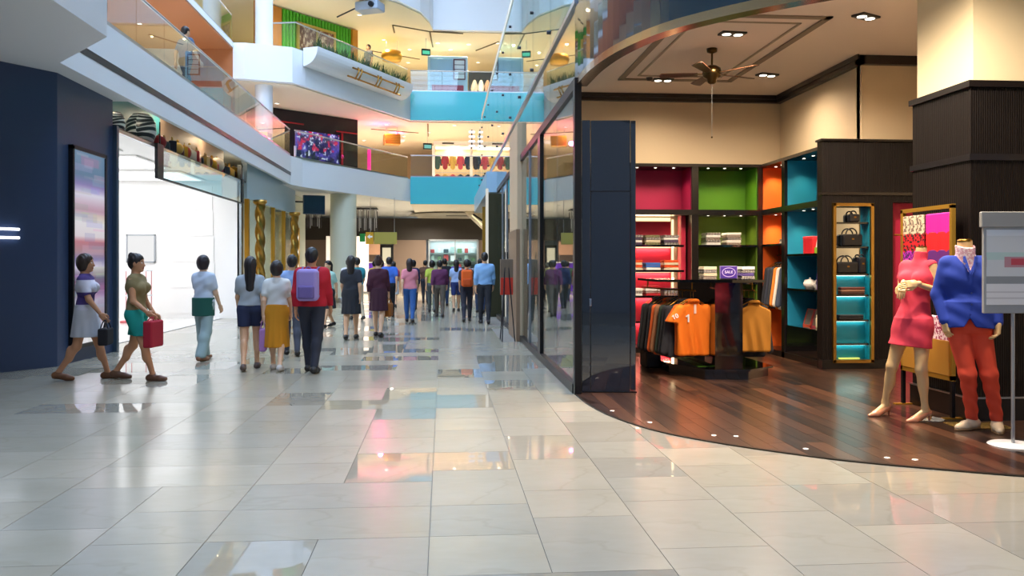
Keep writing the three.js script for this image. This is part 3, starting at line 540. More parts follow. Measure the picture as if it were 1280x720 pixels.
  M('leg', rod([-0.13, 0, 0.12], [-0.02, 1.75, -0.02], 0.012), m_stripe, e); M('leg', rod([0.13, 0, 0.12], [0.02, 1.75, -0.02], 0.012), m_stripe, e); M('leg', rod([0, 0, -0.4], [0, 1.6, -0.03], 0.012), m_stripe, e);
}
{ // the glossy pivoting door leaf parked beside the post
  const t = thing('lacquer_door_leaf', 'tall glossy blue-black folding door leaf parked by the boutique post', 'door', [1.62, 0.01, -9.86], -0.12);
  const m = phys(0x101722, 0.05, { clearcoat: 1, clearcoatRoughness: 0.01, ior: 1.8 });
  M('leaf', rb(0.1, 3.18, 0.1, 0.006, 0.05, 1.59, 0), m, t); M('leaf', rb(0.46, 3.18, 0.06, 0.006, 0.335, 1.59, 0), m, t); M('leaf', rb(0.06, 3.15, 0.1, 0.006, 0.6, 1.6, -0.02), m, t);
  M('lower_seam', bc(0.56, 0.012, 0.064, 0.3, 2.35, 0), m_black, t); M('floor_track', bc(0.64, 0.012, 0.12, 0.32, 0.006, 0), m_darkMetal, t);
  M('lock', rb(0.03, 0.09, 0.012, 0.005, 0.1, 1.05, 0.056), m_chrome, t);
}
{ // dark ribbed pillar and the cream column above it
  const t = structGroup('wall_pillar', 'dark ribbed pillar with a cream column above');
  M('pillar', bx(5.02, 6.4, 0, 3.2, -7.72, -8.72), m_espresso, t);
  M('cap', bx(4.99, 6.43, 3.2, 3.26, -7.69, -8.75), m_darkWood, t); M('mid_rail', bx(5.0, 6.42, 2.5, 2.56, -7.7, -8.74), m_darkWood, t);
  M('skirting', bx(5.0, 6.42, 0, 0.22, -7.70, -8.74), m_black, t); M('skirting_bead', bx(4.992, 6.43, 0.22, 0.235, -7.692, -8.748), m_steel, t);
  M('column', bx(5.06, 6.36, 3.26, CY, -7.74, -8.7), phys(0xe6d8b4, 0.7), t);
}
// ---------------------------------------------------------------- the boutique: shelving
const TOP = 3.22, MID = 2.4;
function bay(name, label, o) { // a coloured bay: x0..x1 wide in its own axes, opening to +z, front at z = 0
  const t = thing(name, label, 'shelf unit', o.at, o.turn ?? 0), w = o.w, d = o.d ?? 0.7, m = m_darkWood, c = o.color;
  M('side', bx(0, 0.06, 0, TOP, 0, -d), m, t); M('side', bx(w - 0.06, w, 0, TOP, 0, -d), m, t);
  M('top', bx(0, w, TOP - 0.05, TOP, 0.01, -d), m, t); M('divider', bx(0.0, w, MID - 0.05, MID + 0.04, 0.01, -d), m, t); M('plinth', bx(0, w, 0, 0.1, 0, -d), m, t);
  M('upper_back', bx(0.06, w - 0.06, MID + 0.04, TOP - 0.05, -d + 0.1, -d + 0.12), c[0], t);
  M('upper_cheek', bx(0.06, 0.07, MID + 0.04, TOP - 0.05, -0.05, -d + 0.1), c[0], t); M('upper_cheek', bx(w - 0.07, w - 0.06, MID + 0.04, TOP - 0.05, -0.05, -d + 0.1), c[0], t);
  if (c[1]) { M('lower_back', bx(0.06, w - 0.06, o.base ?? 0.1, MID - 0.05, -d + 0.1, -d + 0.12), c[1], t); M('lower_cheek', bx(0.06, 0.07, o.base ?? 0.1, MID - 0.05, -0.05, -d + 0.1), c[1], t); M('lower_cheek', bx(w - 0.07, w - 0.06, o.base ?? 0.1, MID - 0.05, -0.05, -d + 0.1), c[1], t); }
  if (o.base) M('base_cabinet', bx(0.06, w - 0.06, 0.1, o.base, -0.02, -d), m_blackGloss, t);
  for (const y of o.shelves) M('shelf', bx(0.06, (o.shelfW ?? w) - 0.06, y - 0.035, y, -0.03, -d + 0.12), m_blackGloss, t);
  const spot = (x, y, z, k) => { const l = M('spot_lens', new THREE.CircleGeometry(0.022, 14).rotateX(PI / 2).translate(x, y - 0.001, z), m_lamp, t); if (k) { const s = new THREE.SpotLight(0xffe0b0, k, 0, 0.95, 0.7, 2); s.name = 'bay_lamp'; s.position.set(x, y - 0.02, z); s.target.position.set(x, y - 1, z - 0.12); s.shadow.radius = 1.5; s.castShadow = true; t.add(s, s.target); } };
  for (let k = 0; k < 3; k++) { spot(w * (0.25 + 0.25 * k), TOP - 0.05, -0.2, (o.k ?? 1) * 1.5); if (!o.noLow) spot(w * (0.25 + 0.25 * k), MID - 0.05, -0.2, (o.k ?? 1) * 1.5); }
  return t;
}
const m_mag = phys(0x9c0f4a, 0.6), m_pink = phys(0xd92a4e, 0.55), m_green = phys(0x4f8a18, 0.6), m_green2 = phys(0x5a7a1c, 0.6), m_orange = phys(0xe8661a, 0.6), m_blue = phys(0x1586ad, 0.55);
const bayM = bay('magenta_bay', 'dark shelf bay with magenta top and backlit red shelves', { at: [3.0, 0, -14.15], w: 1.28, color: [m_mag, null], shelves: [], noLow: true, k: 1.1 });
{ // backlit red panel with its own shelves and light strips
  M('red_panel', bx(0.06, 1.0, 0.1, MID - 0.14, -0.56, -0.54), m_pink, bayM); M('red_cheek', bx(1.12, 1.2, 0.1, MID - 0.05, -0.30, -0.5), m_pink, bayM);
  M('wash_wall', bx(0.06, 1.22, 0.1, MID - 0.05, -0.66, -0.68), phys(0xffe9c8, 0.7), bayM);
  for (const y of [1.84, 1.41, 0.97, 0.54]) M('shelf', bx(0.06, 1.1, y - 0.035, y, -0.05, -0.54), m_blackGloss, bayM);
  const strip_ = (x0, x1, y0, y1, z, horizontal) => {
    M('light_strip', bx(x0, x1, y0, y1, z, z - 0.012), glow(0xffe0ae, 1.6), bayM);
    const l = new THREE.RectAreaLight(0xffdca6, 9, x1 - x0, y1 - y0); l.name = 'light_strip_glow'; l.position.set((x0 + x1) / 2, (y0 + y1) / 2, z + 0.004); l.rotation.y = PI; bayM.add(l);
  };
  strip_(0.08, 1.0, 2.27, 2.33, -0.55); strip_(1.02, 1.06, 0.2, 2.3, -0.55);
  for (const y of [1.84, 1.41, 0.97, 0.54]) { M('shelf_lamp', bx(0.1, 0.98, y - 0.045, y - 0.035, -0.48, -0.52), glow(0xffd9a8, 2), bayM); const l = new THREE.RectAreaLight(0xffd8ac, 26, 0.88, 0.04); l.name = 'shelf_lamp_glow'; l.position.set(0.54, y - 0.05, -0.5); l.rotation.x = -PI / 2; bayM.add(l); }
}
bay('green_bay', 'dark shelf bay lined in leaf green', { at: [4.28, 0, -14.15], w: 1.16, color: [m_green, m_green2], shelves: [1.84, 1.2, 0.6], k: 0.9 });
bay('orange_bay', 'dark shelf bay lined in orange with jackets on a rail', { at: [5.45, 0, -14.3], turn: -PI / 2, w: 1.05, d: 0.64, color: [m_orange, m_orange], shelves: [1.85], k: 2 });
bay('blue_bay', 'dark shelf bay lined in sea blue with small gift goods', { at: [5.45, 0, -13.25], turn: -PI / 2, w: 1.35, d: 0.64, color: [m_blue, m_blue], shelves: [1.67, 1.13], base: 0.54, k: 1.6 });
struct('wall_boutique_dark_left', bx(2.02, 3.0, 0, TOP, -14.15, -14.9), m_darkWood, 'plain dark cabinet wall behind the door leaf');
// dark ribbed wall with the gilt framed niche
{
  const t = structGroup('wall_ribbed', 'dark ribbed wall with a gilt framed display niche'), z = -11.72;
  M('panel', bx(5.40, 5.58, 0, TOP + 0.05, z, z - 0.17), m_espresso, t); M('panel', bx(6.11, 6.45, 0, TOP + 0.05, z, z - 0.17), m_espresso, t);
  M('panel', bx(5.58, 6.11, 2.36, TOP + 0.05, z, z - 0.17), m_espresso, t); M('panel', bx(5.58, 6.11, 0, 0.12, z, z - 0.17), m_espresso, t);
  M('panel', bx(6.45, 7.3, 2.4, TOP + 0.05, z, z - 0.17), m_espresso, t);
  M('cornice', bx(5.37, 7.3, TOP + 0.05, TOP + 0.08, z + 0.03, z - 0.17), m_darkWood, t); M('rail', bx(5.385, 7.3, 2.5, 2.54, z + 0.015, z - 0.1), m_darkWood, t); M('skirting', bx(5.385, 6.45, 0, 0.14, z + 0.025, z - 0.1), m_black, t);
  const n = thing('display_niche', 'tall gilt framed niche with teal lit shelves of bags', 'display case', [5.845, 0, z]);
  M('frame', [bc(0.60, 0.045, 0.05, 0, 2.36, 0.02), bc(0.60, 0.045, 0.05, 0, 0.12, 0.02), bc(0.045, 2.28, 0.05, -0.28, 1.24, 0.02), bc(0.045, 2.28, 0.05, 0.28, 1.24, 0.02)], m_gold, n);
  M('back', bc(0.53, 2.24, 0.02, 0, 1.24, -0.15), phys(0x127a8e, 0.35), n); M('mirror_back', bc(0.53, 0.95, 0.01, 0, 1.86, -0.138), phys(0xdfe8ea, 0.03, { metalness: 1 }), n);
  M('cheek', bc(0.012, 2.24, 0.14, -0.26, 1.24, -0.07), phys(0x0f6f86, 0.3), n); M('cheek', bc(0.012, 2.24, 0.14, 0.26, 1.24, -0.07), phys(0x0f6f86, 0.3), n);
  for (const y of [2.1, 1.75, 1.36, 1.06, 0.7, 0.36]) {
    M('shelf', bc(0.505, 0.025, 0.12, 0, y, -0.075), m_blackGloss, n);
    if (y < 1.4) { M('shelf_lamp', bc(0.48, 0.008, 0.03, 0, y - 0.018, -0.115), glow(0xd8fff0, 3), n); const l = new THREE.RectAreaLight(0xd2fff0, 9, 0.48, 0.03); l.name = 'niche_lamp_glow'; l.position.set(0, y - 0.024, -0.115); l.rotation.x = -PI / 2; n.add(l); }
  }
  M('floor_lamp_strip', bc(0.3, 0.01, 0.05, 0, 0.15, -0.1), glow(0xe6f06a, 1.5), n);
  struct('wall_magenta', bx(6.4, 7.3, 0, 2.4, z - 0.2, z - 0.25), phys(0xb30f45, 0.6), 'magenta curtain wall beyond the ribbed wall');
  // bags and books in the niche
  const bag = (y, dx, w, h, c, label) => { const b = thing('handbag', label, 'handbag', [5.845 + dx, y + 0.0125, z - 0.07]); M('body', rb(w, h, 0.1, 0.03, 0, h / 2, 0, 3), phys(c, 0.35), b); M('handle', new THREE.TorusGeometry(w * 0.27, 0.01, 8, 20, PI).translate(0, h, 0), phys(c, 0.35), b); M('clasp', bc(0.03, 0.02, 0.01, 0, h * 0.6, 0.054), m_brass, b); return b; };
  bag(1.75, 0.02, 0.3, 0.18, 0x131318, 'black handbag on the upper mirror shelf of the gilt niche'); bag(1.36, -0.05, 0.32, 0.17, 0x17181c, 'wide black handbag on the lower mirror shelf of the gilt niche'); bag(1.36, 0.17, 0.12, 0.24, 0x10131c, 'narrow black bag standing in the gilt niche'); bag(2.1, 0.05, 0.16, 0.12, 0x1b1b1f, 'small black purse at the top of the gilt niche');
  const wal = (y, dx, w, k, c, label, g) => { const pos = k === 3 ? ['bottom', 'middle', 'top'] : ['lower', 'upper']; for (let i = 0; i < k; i++) { const b = M('wallet', rb(w, 0.035, 0.11, 0.012), phys(c[i % c.length], 0.5)); b.position.set(5.845 + dx, y + 0.0125 + 0.0178 + i * 0.0356, z - 0.072); tag(b, label.replace('flat', pos[i] + ' flat'), 'wallet', g); } };
  wal(1.06, 0.02, 0.36, 3, [0x3a1f18, 0x7d5a48, 0x5a2a22], 'flat leather case in the stack on the first teal shelf of the niche', 'leather cases, first teal shelf'); wal(0.7, 0, 0.36, 2, [0x15171c, 0x22262c], 'flat dark case in the stack on the second teal shelf of the niche', 'dark cases, second teal shelf'); 
}
// goods in the blue bay (opening towards -x)
{
  const B = (name, label, cat, y, z, mk) => { const t = thing(name, label, cat, [5.7, y, z], -PI / 2 + 0.15); mk(t); };
  B('gift_box', 'red gift box on the upper shelf of the blue bay', 'box', 1.67, -12.72, (t) => { M('box', rb(0.26, 0.26, 0.16, 0.01, 0, 0.13, 0), phys(0xc8202c, 0.45), t); M('lid', rb(0.27, 0.05, 0.17, 0.01, 0, 0.245, 0), phys(0xd8323a, 0.45), t); });
  B('gift_bag', 'white and green gift bag on the upper shelf of the blue bay', 'bag', 1.67, -12.4, (t) => { const s = new THREE.Shape(); s.moveTo(-0.1, 0); s.lineTo(0.1, 0); s.lineTo(0.08, 0.24); s.lineTo(-0.02, 0.28); M('bag', extrude(s, 0.08, 0.008).translate(0, 0.008, -0.04), phys(0xf0e2da, 0.5), t); M('band', bc(0.22, 0.09, 0.1, 0, 0.05, 0), phys(0x7fae2a, 0.5), t); });
  B('gift_cone', 'coral wrapped parcel on the upper shelf of the blue bay', 'parcel', 1.67, -12.16, (t) => { M('wrap', new THREE.ConeGeometry(0.12, 0.34, 6).translate(0, 0.17, 0), phys(0xe08a72, 0.5), t); M('bow', new THREE.TorusKnotGeometry(0.03, 0.01, 40, 6).translate(0, 0.3, 0), phys(0xf0c8b0, 0.5), t); });
  B('teapot', 'white ceramic teapot on the lower shelf of the blue bay', 'teapot', 1.13, -12.8, (t) => { M('pot', lathe([[0, 0], [0.06, 0], [0.1, 0.05], [0.1, 0.09], [0.05, 0.14], [0, 0.15]], 20), phys(0xeee9e4, 0.25), t); M('spout', tube([[0.08, 0.05, 0], [0.14, 0.08, 0], [0.17, 0.14, 0]], 0.015), phys(0xeee9e4, 0.25), t); M('handle', new THREE.TorusGeometry(0.05, 0.01, 8, 18).translate(-0.11, 0.08, 0), phys(0xeee9e4, 0.25), t); M('lid_knob', new THREE.SphereGeometry(0.015, 10, 8).translate(0, 0.16, 0), phys(0xeee9e4, 0.25), t); });
  B('teacup', 'white cup beside the teapot in the blue bay', 'cup', 1.13, -12.56, (t) => { M('cup', lathe([[0, 0.005], [0.03, 0], [0.055, 0.07], [0.05, 0.07], [0.026, 0.008], [0, 0.01]], 18), phys(0xf3efea, 0.25), t); M('handle', new THREE.TorusGeometry(0.022, 0.006, 6, 14).translate(-0.058, 0.04, 0), phys(0xf3efea, 0.25), t); });
  B('violet_box', 'violet fragrance box on the lower shelf of the blue bay', 'box', 1.13, -12.36, (t) => { M('box', rb(0.16, 0.24, 0.1, 0.008, 0, 0.12, 0), phys(0x6b4bb0, 0.4), t); M('label_plate', bc(0.09, 0.09, 0.005, 0, 0.13, 0.052), phys(0xcfc0e8, 0.5), t); });
  B('lime_box', 'lime box at the end of the lower shelf of the blue bay', 'box', 1.13, -12.1, (t) => { M('box', rb(0.14, 0.15, 0.1, 0.008, 0, 0.075, 0), phys(0xa9c23a, 0.45), t); M('lid', rb(0.145, 0.03, 0.105, 0.006, 0, 0.145, 0), phys(0xf2f0d8, 0.45), t); });
  for (const [z, c, lab, tilt] of [[-12.92, 0xb0452a, 'orange photo frame leaning on the base of the blue bay', 0.3], [-12.62, 0x8a2a3a, 'dark red photo frame leaning on the base of the blue bay', 0.25], [-12.2, 0x1a1a1e, 'black photo frame leaning on the base of the blue bay', 0.3]])
    B('photo_frame', lab, 'photo frame', 0.54, z, (t) => { const g = M('frame', [bc(0.2, 0.02, 0.02, 0, 0.01, 0), bc(0.2, 0.02, 0.02, 0, 0.27, 0), bc(0.02, 0.28, 0.02, -0.09, 0.14, 0), bc(0.02, 0.28, 0.02, 0.09, 0.14, 0)], phys(c, 0.4), t); g.rotation.x = -tilt; const p = M('picture', bc(0.17, 0.25, 0.006, 0, 0.14, 0), phys(0x5a5048, 0.4), t); p.rotation.x = -tilt; });
  B('cream_jar', 'cream labelled jar standing between the frames of the blue bay', 'jar', 0.54, -12.42, (t) => { M('jar', lathe([[0, 0], [0.07, 0], [0.075, 0.02], [0.075, 0.14], [0.06, 0.17], [0, 0.17]], 20), phys(0xe6ddb8, 0.4), t); M('lid', lathe([[0.064, 0.17], [0.064, 0.2], [0, 0.205]], 20), phys(0xd9cfa0, 0.4), t); });
}
// ceiling lamps and fan
{
  const twin = (x, z, turn, k, label) => {
    const t = thing('twin_downlight', label, 'ceiling light', [x, CY, z], turn, 'twin lamps of the boutique ceiling');
    M('housing', rb(0.34, 0.03, 0.18, 0.008, 0, -0.01, 0), phys(0x2a2724, 0.4), t);
    for (const s of [-0.08, 0.08]) {
      M('lens', new THREE.CircleGeometry(0.058, 20).rotateX(PI / 2).translate(s, -0.027, 0), glow(0xfff4e2, 6), t);
      const l = new THREE.SpotLight(0xffe6ca, k, 0, 1.4, 0.7, 2); l.name = 'twin_lamp_beam'; l.position.set(s, -0.05, 0); l.target.position.set(s, -1, 0); l.shadow.radius = 2.5; l.castShadow = true; t.add(l, l.target);
    }
  };
  const lab = 'twin square lamp set in the boutique ceiling';
  twin(3.79, -10.88, 0.1, 26, lab); twin(5.16, -10.0, 0.5, 30, lab); twin(3.6, -13.7, 0, 9, lab); twin(5.17, -13.2, 0.3, 10, lab); twin(3.7, -7.5, 0.5, 22, lab); twin(3.15, -8.6, 0.5, 20, lab); twin(4.4, -6.5, 0.6, 22, lab); twin(2.5, -11.6, 0, 14, lab);
  const f = thing('ceiling_fan', 'bronze ceiling fan with five brown blades in the boutique', 'ceiling fan', [3.78, CY, -11.7], 0.35);
  M('canopy', lathe([[0, 0], [0.075, 0], [0.07, -0.05], [0.02, -0.07], [0, -0.07]], 24), m_brass.clone(), f); f.children[0].material.color.set(0x5b4a2c);
  const br = f.children[0].material;
  M('downrod', cyl(0.014, 0.014, 0.2, 0, -0.16, 0), br, f);
  M('motor', lathe([[0, -0.24], [0.06, -0.24], [0.12, -0.28], [0.135, -0.34], [0.12, -0.4], [0.07, -0.43], [0.06, -0.48], [0.03, -0.5], [0, -0.5]], 28), br, f);
  const s = new THREE.Shape(); s.moveTo(0, -0.05); s.lineTo(0.5, -0.075); s.quadraticCurveTo(0.56, 0, 0.5, 0.075); s.lineTo(0, 0.05);
  for (let k = 0; k < 5; k++) { const h = new THREE.Group(); const g = extrude(s, 0.008, 0.002).rotateX(-PI / 2 + 0.2).translate(0.2, -0.36, 0).rotateY(k * PI * 0.4); const b = M('blade', g, phys(0x4a2f1e, 0.4), f); M('blade_iron', bc(0.14, 0.012, 0.05, 0.17, -0.355, 0).rotateY(k * PI * 0.4), br, b); }
  M('pull_chain', cyl(0.003, 0.003, 0.75, 0.0, -0.87, 0), m_steel, f); M('chain_bob', new THREE.SphereGeometry(0.014, 10, 8).translate(0, -1.25, 0), br, f);
  const sd = M('smoke_detector', lathe([[0, -0.05], [0.04, -0.045], [0.055, 0]], 18), phys(0x3a332c, 0.5)); sd.position.set(3.35, CY, -13.6); tag(sd, 'small dark dome on the boutique ceiling', 'smoke detector');
}
// ---------------------------------------------------------------- left side, ground floor
{ // navy shop wall with two light bars and a lightbox poster
  const P = [[-9.5, -8.0], [-6.9, -11.15], [-6.14, -12.31], [-5.67, -13.0], [-5.67, -15.1]];
  const wall = struct('wall_navy', strip(P, 0, 4.33, -0.4), m_navy, 'plain navy blue wall of the near shop');
  const a = Math.atan2(-(-13.0 + 12.31), -5.67 + 6.14);
  const t = thing('light_bars', 'two slim white light bars on the navy wall', 'light', [-6.115, 1.9, -12.293], a);
  for (const y of [0.1, -0.02]) {
    M('light_bar', rb(1.6, 0.035, 0.03, 0.01, -0.55, y, 0.02), glow(0xf2f5ff, 3.5), t);
    const l = new THREE.RectAreaLight(0xf2f5ff, 5, 1.6, 0.035); l.name = 'light_bar_glow'; l.position.set(-0.55, y, 0.04); l.rotation.y = PI; t.add(l);
  }
  const pic = canvasTex(256, 640, (c, w, h) => {
    const g = c.createLinearGradient(0, 0, 0, h), st = [[0, '#6f8fae'], [0.12, '#5f7f9e'], [0.17, '#8f7fb8'], [0.22, '#e6e2f2'], [0.3, '#c9a0b4'], [0.36, '#f0eef2'], [0.44, '#e9dfe6'], [0.47, '#c97f8c'], [0.52, '#b08a94'], [0.56, '#8d84b4'], [0.6, '#d9d4ea'], [0.66, '#6a5676'], [0.72, '#5b4a66'], [0.78, '#b9b8cc'], [0.86, '#8f8fa8'], [0.92, '#e8e6ee'], [1, '#f6f5f8']];
    for (const [p, k] of st) g.addColorStop(p, k);
    c.fillStyle = g; c.fillRect(0, 0, w, h);
    let s = 7; const r = () => (s = (s * 16807) % 2147483647) / 2147483647;
    for (let i = 0; i < 70; i++) { c.fillStyle = `rgba(${120 + r() * 135 | 0},${100 + r() * 130 | 0},${140 + r() * 110 | 0},0.22)`; c.fillRect(r() * w - 40, r() * h, 60 + r() * 120, 6 + r() * 26); }
  });
  const b = thing('poster_lightbox', 'tall lightbox poster of soft pastel bands on the navy wall', 'lightbox', [-5.67, 0, -14.03], PI / 2);
  M('frame', [bc(1.32, 0.06, 0.08, 0, 3.3, 0.03), bc(1.32, 0.06, 0.08, 0, 0.24, 0.03), bc(0.06, 3.1, 0.08, -0.63, 1.77, 0.03), bc(0.06, 3.1, 0.08, 0.63, 1.77, 0.03)], m_darkMetal, b);
  M('display_face', new THREE.BoxGeometry(1.22, 3.0, 0.03).translate(0, 1.77, 0.03), new THREE.MeshStandardMaterial({ color: 0x222222, emissive: 0xffffff, emissiveMap: pic, emissiveIntensity: 0.75, roughness: 0.3 }), b);
  const l = new THREE.RectAreaLight(0xe9e2f2, 0.55, 1.2, 3.0); l.name = 'lightbox_glow'; l.position.set(0, 1.77, 0.06); l.rotation.y = PI; b.add(l);
  M('jamb', bx(-5.72, -5.6, 0, 3.9, -15.1, -15.2), phys(0x3a4a5a, 0.3), null).userData = { kind: 'structure' }; scene.children.at(-1).name = 'trim_12';
}
{ // brilliant white shop
  const X = -5.7, z0 = -15.2, z1 = -24.3, Y = 3.86, m = phys(0xf7f6f4, 0.5), H = 3.84;
  struct('wall_white_shop_back', bx(-11.5, -11.7, 0, H, z0, z1), m, 'white back wall of the bright shop'); struct('wall_white_shop_near', bx(X, -11.7, 0, H, z0 + 0.1, z0), m); struct('wall_white_shop_far', bx(X, -11.7, 0, H, z1, z1 - 0.12), m, 'white far wall of the bright shop');
  const c = struct('ceiling_white_shop', bx(X, -11.7, H, H + 0.06, z0, z1), m);
  struct('floor_white_shop', bx(X - 0.5, -11.7, -0.004, 0.004, z0, z1), phys(0xf2f1ee, 0.12), 'glossy white floor of the bright shop');
  for (let k = 0; k < 3; k++) {
    const z = lerp(z0, z1, (k + 0.5) / 3), t = thing('ceiling_panel', 'large square light panel in the bright white shop', 'ceiling light', [-8.6, H - 0.02, z], 0, 'light panels of the white shop');
    M('frame', bc(4.2, 0.03, 2.3, 0, 0, 0), m, t); M('light_diffuser', bc(4.0, 0.01, 2.1, 0, -0.02, 0), glow(0xfdfdff, 1.6), t);
    const l = new THREE.RectAreaLight(0xfbfbff, 2.3, 4.0, 2.1); l.name = 'panel_light'; l.position.set(0, -0.03, 0); l.rotation.x = -PI / 2; t.add(l);
  }
  // header rail and the hung sign board
  struct('trim_13', [bx(X, X + 0.08, Y - 0.06, Y, z0, z1 - 0.2)], m_steel, 'steel rail along the top of the white shop opening');
  struct('trim_14', [bx(X - 0.03, X + 0.03, Y, Y + 0.035, z0, -30.2)], m_stripe, 'thin dark line above the white shop opening');
  struct('door_1', [bx(X - 0.05, X + 0.06, 0, 4.3, z1, z1 - 0.25)], phys(0x8f9aa0, 0.2, { metalness: 0.8 }), 'steel jamb at the end of the white shop');
  const s = thing('hanging_sign_board', 'long clear sign board with dark ends hung in the white shop opening', 'sign', [X + 0.12, 3.22, -20.6]);
  M('end_plate', bx(-0.03, 0.03, -0.03, 0.66, 3.55, 3.2), m_darkMetal, s); M('end_plate', bx(-0.03, 0.03, 0.0, 0.66, -3.45, -3.62), m_darkMetal, s); M('lower_rail', bx(-0.025, 0.025, -0.03, 0.01, 3.4, -3.5), m_darkMetal, s); M('panel', bx(-0.006, 0.006, 0.01, 0.62, 3.2, -3.45), m_glass, s);
  for (const z of [3.35, -3.5]) M('hanger', bx(-0.01, 0.01, 0.6, 1.1, z, z - 0.03), m_darkMetal, s);
  // things inside
  const ft = thing('framed_panel', 'square white panel in a thin grey frame inside the bright shop', 'picture', [-9.1, 2.0, z1 + 0.03]);
  M('panel', bc(0.62, 0.62, 0.02, 0, 0, 0.01), glow(0xffffff, 0.8), ft); M('frame', [bc(0.68, 0.03, 0.04, 0, 0.325, 0.02), bc(0.68, 0.03, 0.04, 0, -0.325, 0.02), bc(0.03, 0.68, 0.04, -0.325, 0, 0.02), bc(0.03, 0.68, 0.04, 0.325, 0, 0.02)], phys(0x9aa0a6, 0.4), ft);
  ft.scale.setScalar(1.15); ft.position.set(-8.35, 1.95, z1 + 0.02);
  const wp = thing('wall_lightbox', 'wide glowing white panel with a grey edge inside the bright shop', 'lightbox', [-10.2, 0, z1 + 0.02]); M('light_panel', bc(1.7, 1.9, 0.04, 0, 1.4, 0.03), glow(0xffffff, 1.2), wp); M('edge_strip', bc(0.05, 1.9, 0.06, 0.87, 1.4, 0.03), phys(0xa9aeb4, 0.4), wp);
  const cn = thing('white_counter', 'white display counter with pink goods inside the bright shop', 'counter', [-9.8, 0, -22.3]); M('body', rb(2.0, 0.9, 0.7, 0.03, 0, 0.45, 0), m, cn); M('counter_top', rb(2.1, 0.05, 0.8, 0.02, 0, 0.93, 0), m_whiteGloss, cn);
  for (let k = 0; k < 6; k++) { const g = M('cosmetic_box', rb(0.14, 0.16 + 0.03 * (k % 3), 0.12, 0.02), phys([0xe27a92, 0xf0b6c2, 0xc4455f][k % 3], 0.45)); g.position.set(-10.6 + k * 0.3, 0.955 + (0.16 + 0.03 * (k % 3)) / 2, -22.25); tag(g, 'small pink box standing on the white display counter', 'box', 'pink boxes on the white counter'); }
  const st = thing('display_stand', 'slender pink framed display stand inside the bright shop', 'display stand', [-7.9, 0, -22.8]); for (const [x, z] of [[-0.25, -0.2], [0.25, -0.2], [-0.25, 0.2], [0.25, 0.2]]) M('leg', cyl(0.012, 0.012, 1.35, x, 0.675, z), phys(0xd98a8a, 0.4), st); M('shelf', rb(0.55, 0.03, 0.45, 0.01, 0, 1.35, 0), m_whiteGloss, st); M('shelf', rb(0.55, 0.03, 0.45, 0.01, 0, 0.7, 0), m_whiteGloss, st); M('base', rb(0.75, 0.06, 0.6, 0.02, 0, 0.03, 0), phys(0xd86a72, 0.5), st);
  for (let k = 0; k < 5; k++) M('wall_panel', bx(-6.35 - k * 0.02, -7.55, 0.15 + k * 0.72, 0.15 + k * 0.72 + 0.66, z1 + 0.02, z1), m, null).userData = { kind: 'structure' };
  // ledge above: a teal backed display strip with ornaments
  struct('wall_teal_ledge', [bx(X - 0.6, X - 0.65, 3.92, 4.8, z0, -19.5)], phys(0x3f93a0, 0.4), 'teal back panel above the white shop'); struct('wall_brown_ledge', bx(X - 0.6, X - 0.65, 3.92, 4.8, -19.5, -25), phys(0xb39a86, 0.5), 'mauve back panel above the shop openings'); struct('trim_15', bx(X - 0.65, X - 0.02, 3.88, 3.92, z0, -25), m_stripe, 'dark ledge above the shop openings');
  const zb = canvasTex(128, 128, (c, w, h) => { c.fillStyle = '#e9eef2'; c.fillRect(0, 0, w, h); c.strokeStyle = '#1c2a36'; for (let i = 0; i < 8; i++) { c.lineWidth = 6 + (i % 3) * 2; c.beginPath(); for (let x = 0; x <= w; x += 8) c.lineTo(x, i * 17 + 8 + 9 * Math.sin(x / 17 + i * 0.8)); c.stroke(); } });
  const zv = (z, s, lab) => { const t = thing('zebra_vase', lab, 'vase', [X - 0.25, 3.92, z]); const g = lathe([[0, 0], [0.15, 0], [0.19, 0.12], [0.18, 0.26], [0.13, 0.34], [0.1, 0.36]].map(([a, b]) => [a * s, b * s]), 28); M('body', g, phys(0xffffff, 0.3, { map: zb }), t); M('rim', new THREE.TorusGeometry(0.1 * s, 0.012, 8, 24).rotateX(PI / 2).translate(0, 0.36 * s, 0), phys(0x1c2a36, 0.3), t); };
  zv(-17.3, 1.5, 'large zebra striped vase on the dark ledge above the white shop'); zv(-15.95, 0.95, 'small zebra striped vase on the dark ledge above the white shop');
  const oc = [0xb3222e, 0xc99a3a, 0x2a2430, 0xd9d2c6, 0x7a3a2a, 0x4a4a56, 0xc0392b, 0xe0b45a];
  for (let k = 0; k < 22; k++) {
    const z = -18.3 - k * 0.3, s = rr(0.12, 0.2), kind = k % 3, t = thing('ornament', 'small ' + ['red', 'gold', 'black', 'ivory', 'brown', 'slate', 'scarlet', 'amber'][(k * 5) % 8] + ' ' + ['bauble', 'bottle', 'purse'][kind] + ' on the dark ledge above the white shop', 'ornament', [X - 0.2 + rr(-0.08, 0.08), 3.92, z], k, 'ornaments on the ledge'), m = phys(oc[(k * 5) % 8], 0.3, { metalness: k % 4 === 1 ? 0.8 : 0 });
    if (kind === 0) { M('ball', new THREE.SphereGeometry(s, 16, 12).translate(0, s, 0), m, t); M('cap', cyl(0.02, 0.02, 0.03, 0, 2 * s + 0.01, 0), m_gold, t); } else if (kind === 1) { M('bottle', lathe([[0, 0], [s, 0], [s, s * 1.4], [0.03, s * 1.9], [0.03, s * 2.4], [0, s * 2.4]], 16), m, t); M('stopper', new THREE.SphereGeometry(0.03, 10, 8).translate(0, s * 2.5, 0), m_gold, t); } else { M('purse', rb(s * 1.9, s * 1.6, s, 0.02, 0, s * 0.8, 0), m, t); M('handle', new THREE.TorusGeometry(s * 0.6, 0.01, 6, 16, PI).translate(0, s * 1.6, 0), m_gold, t); }
  }
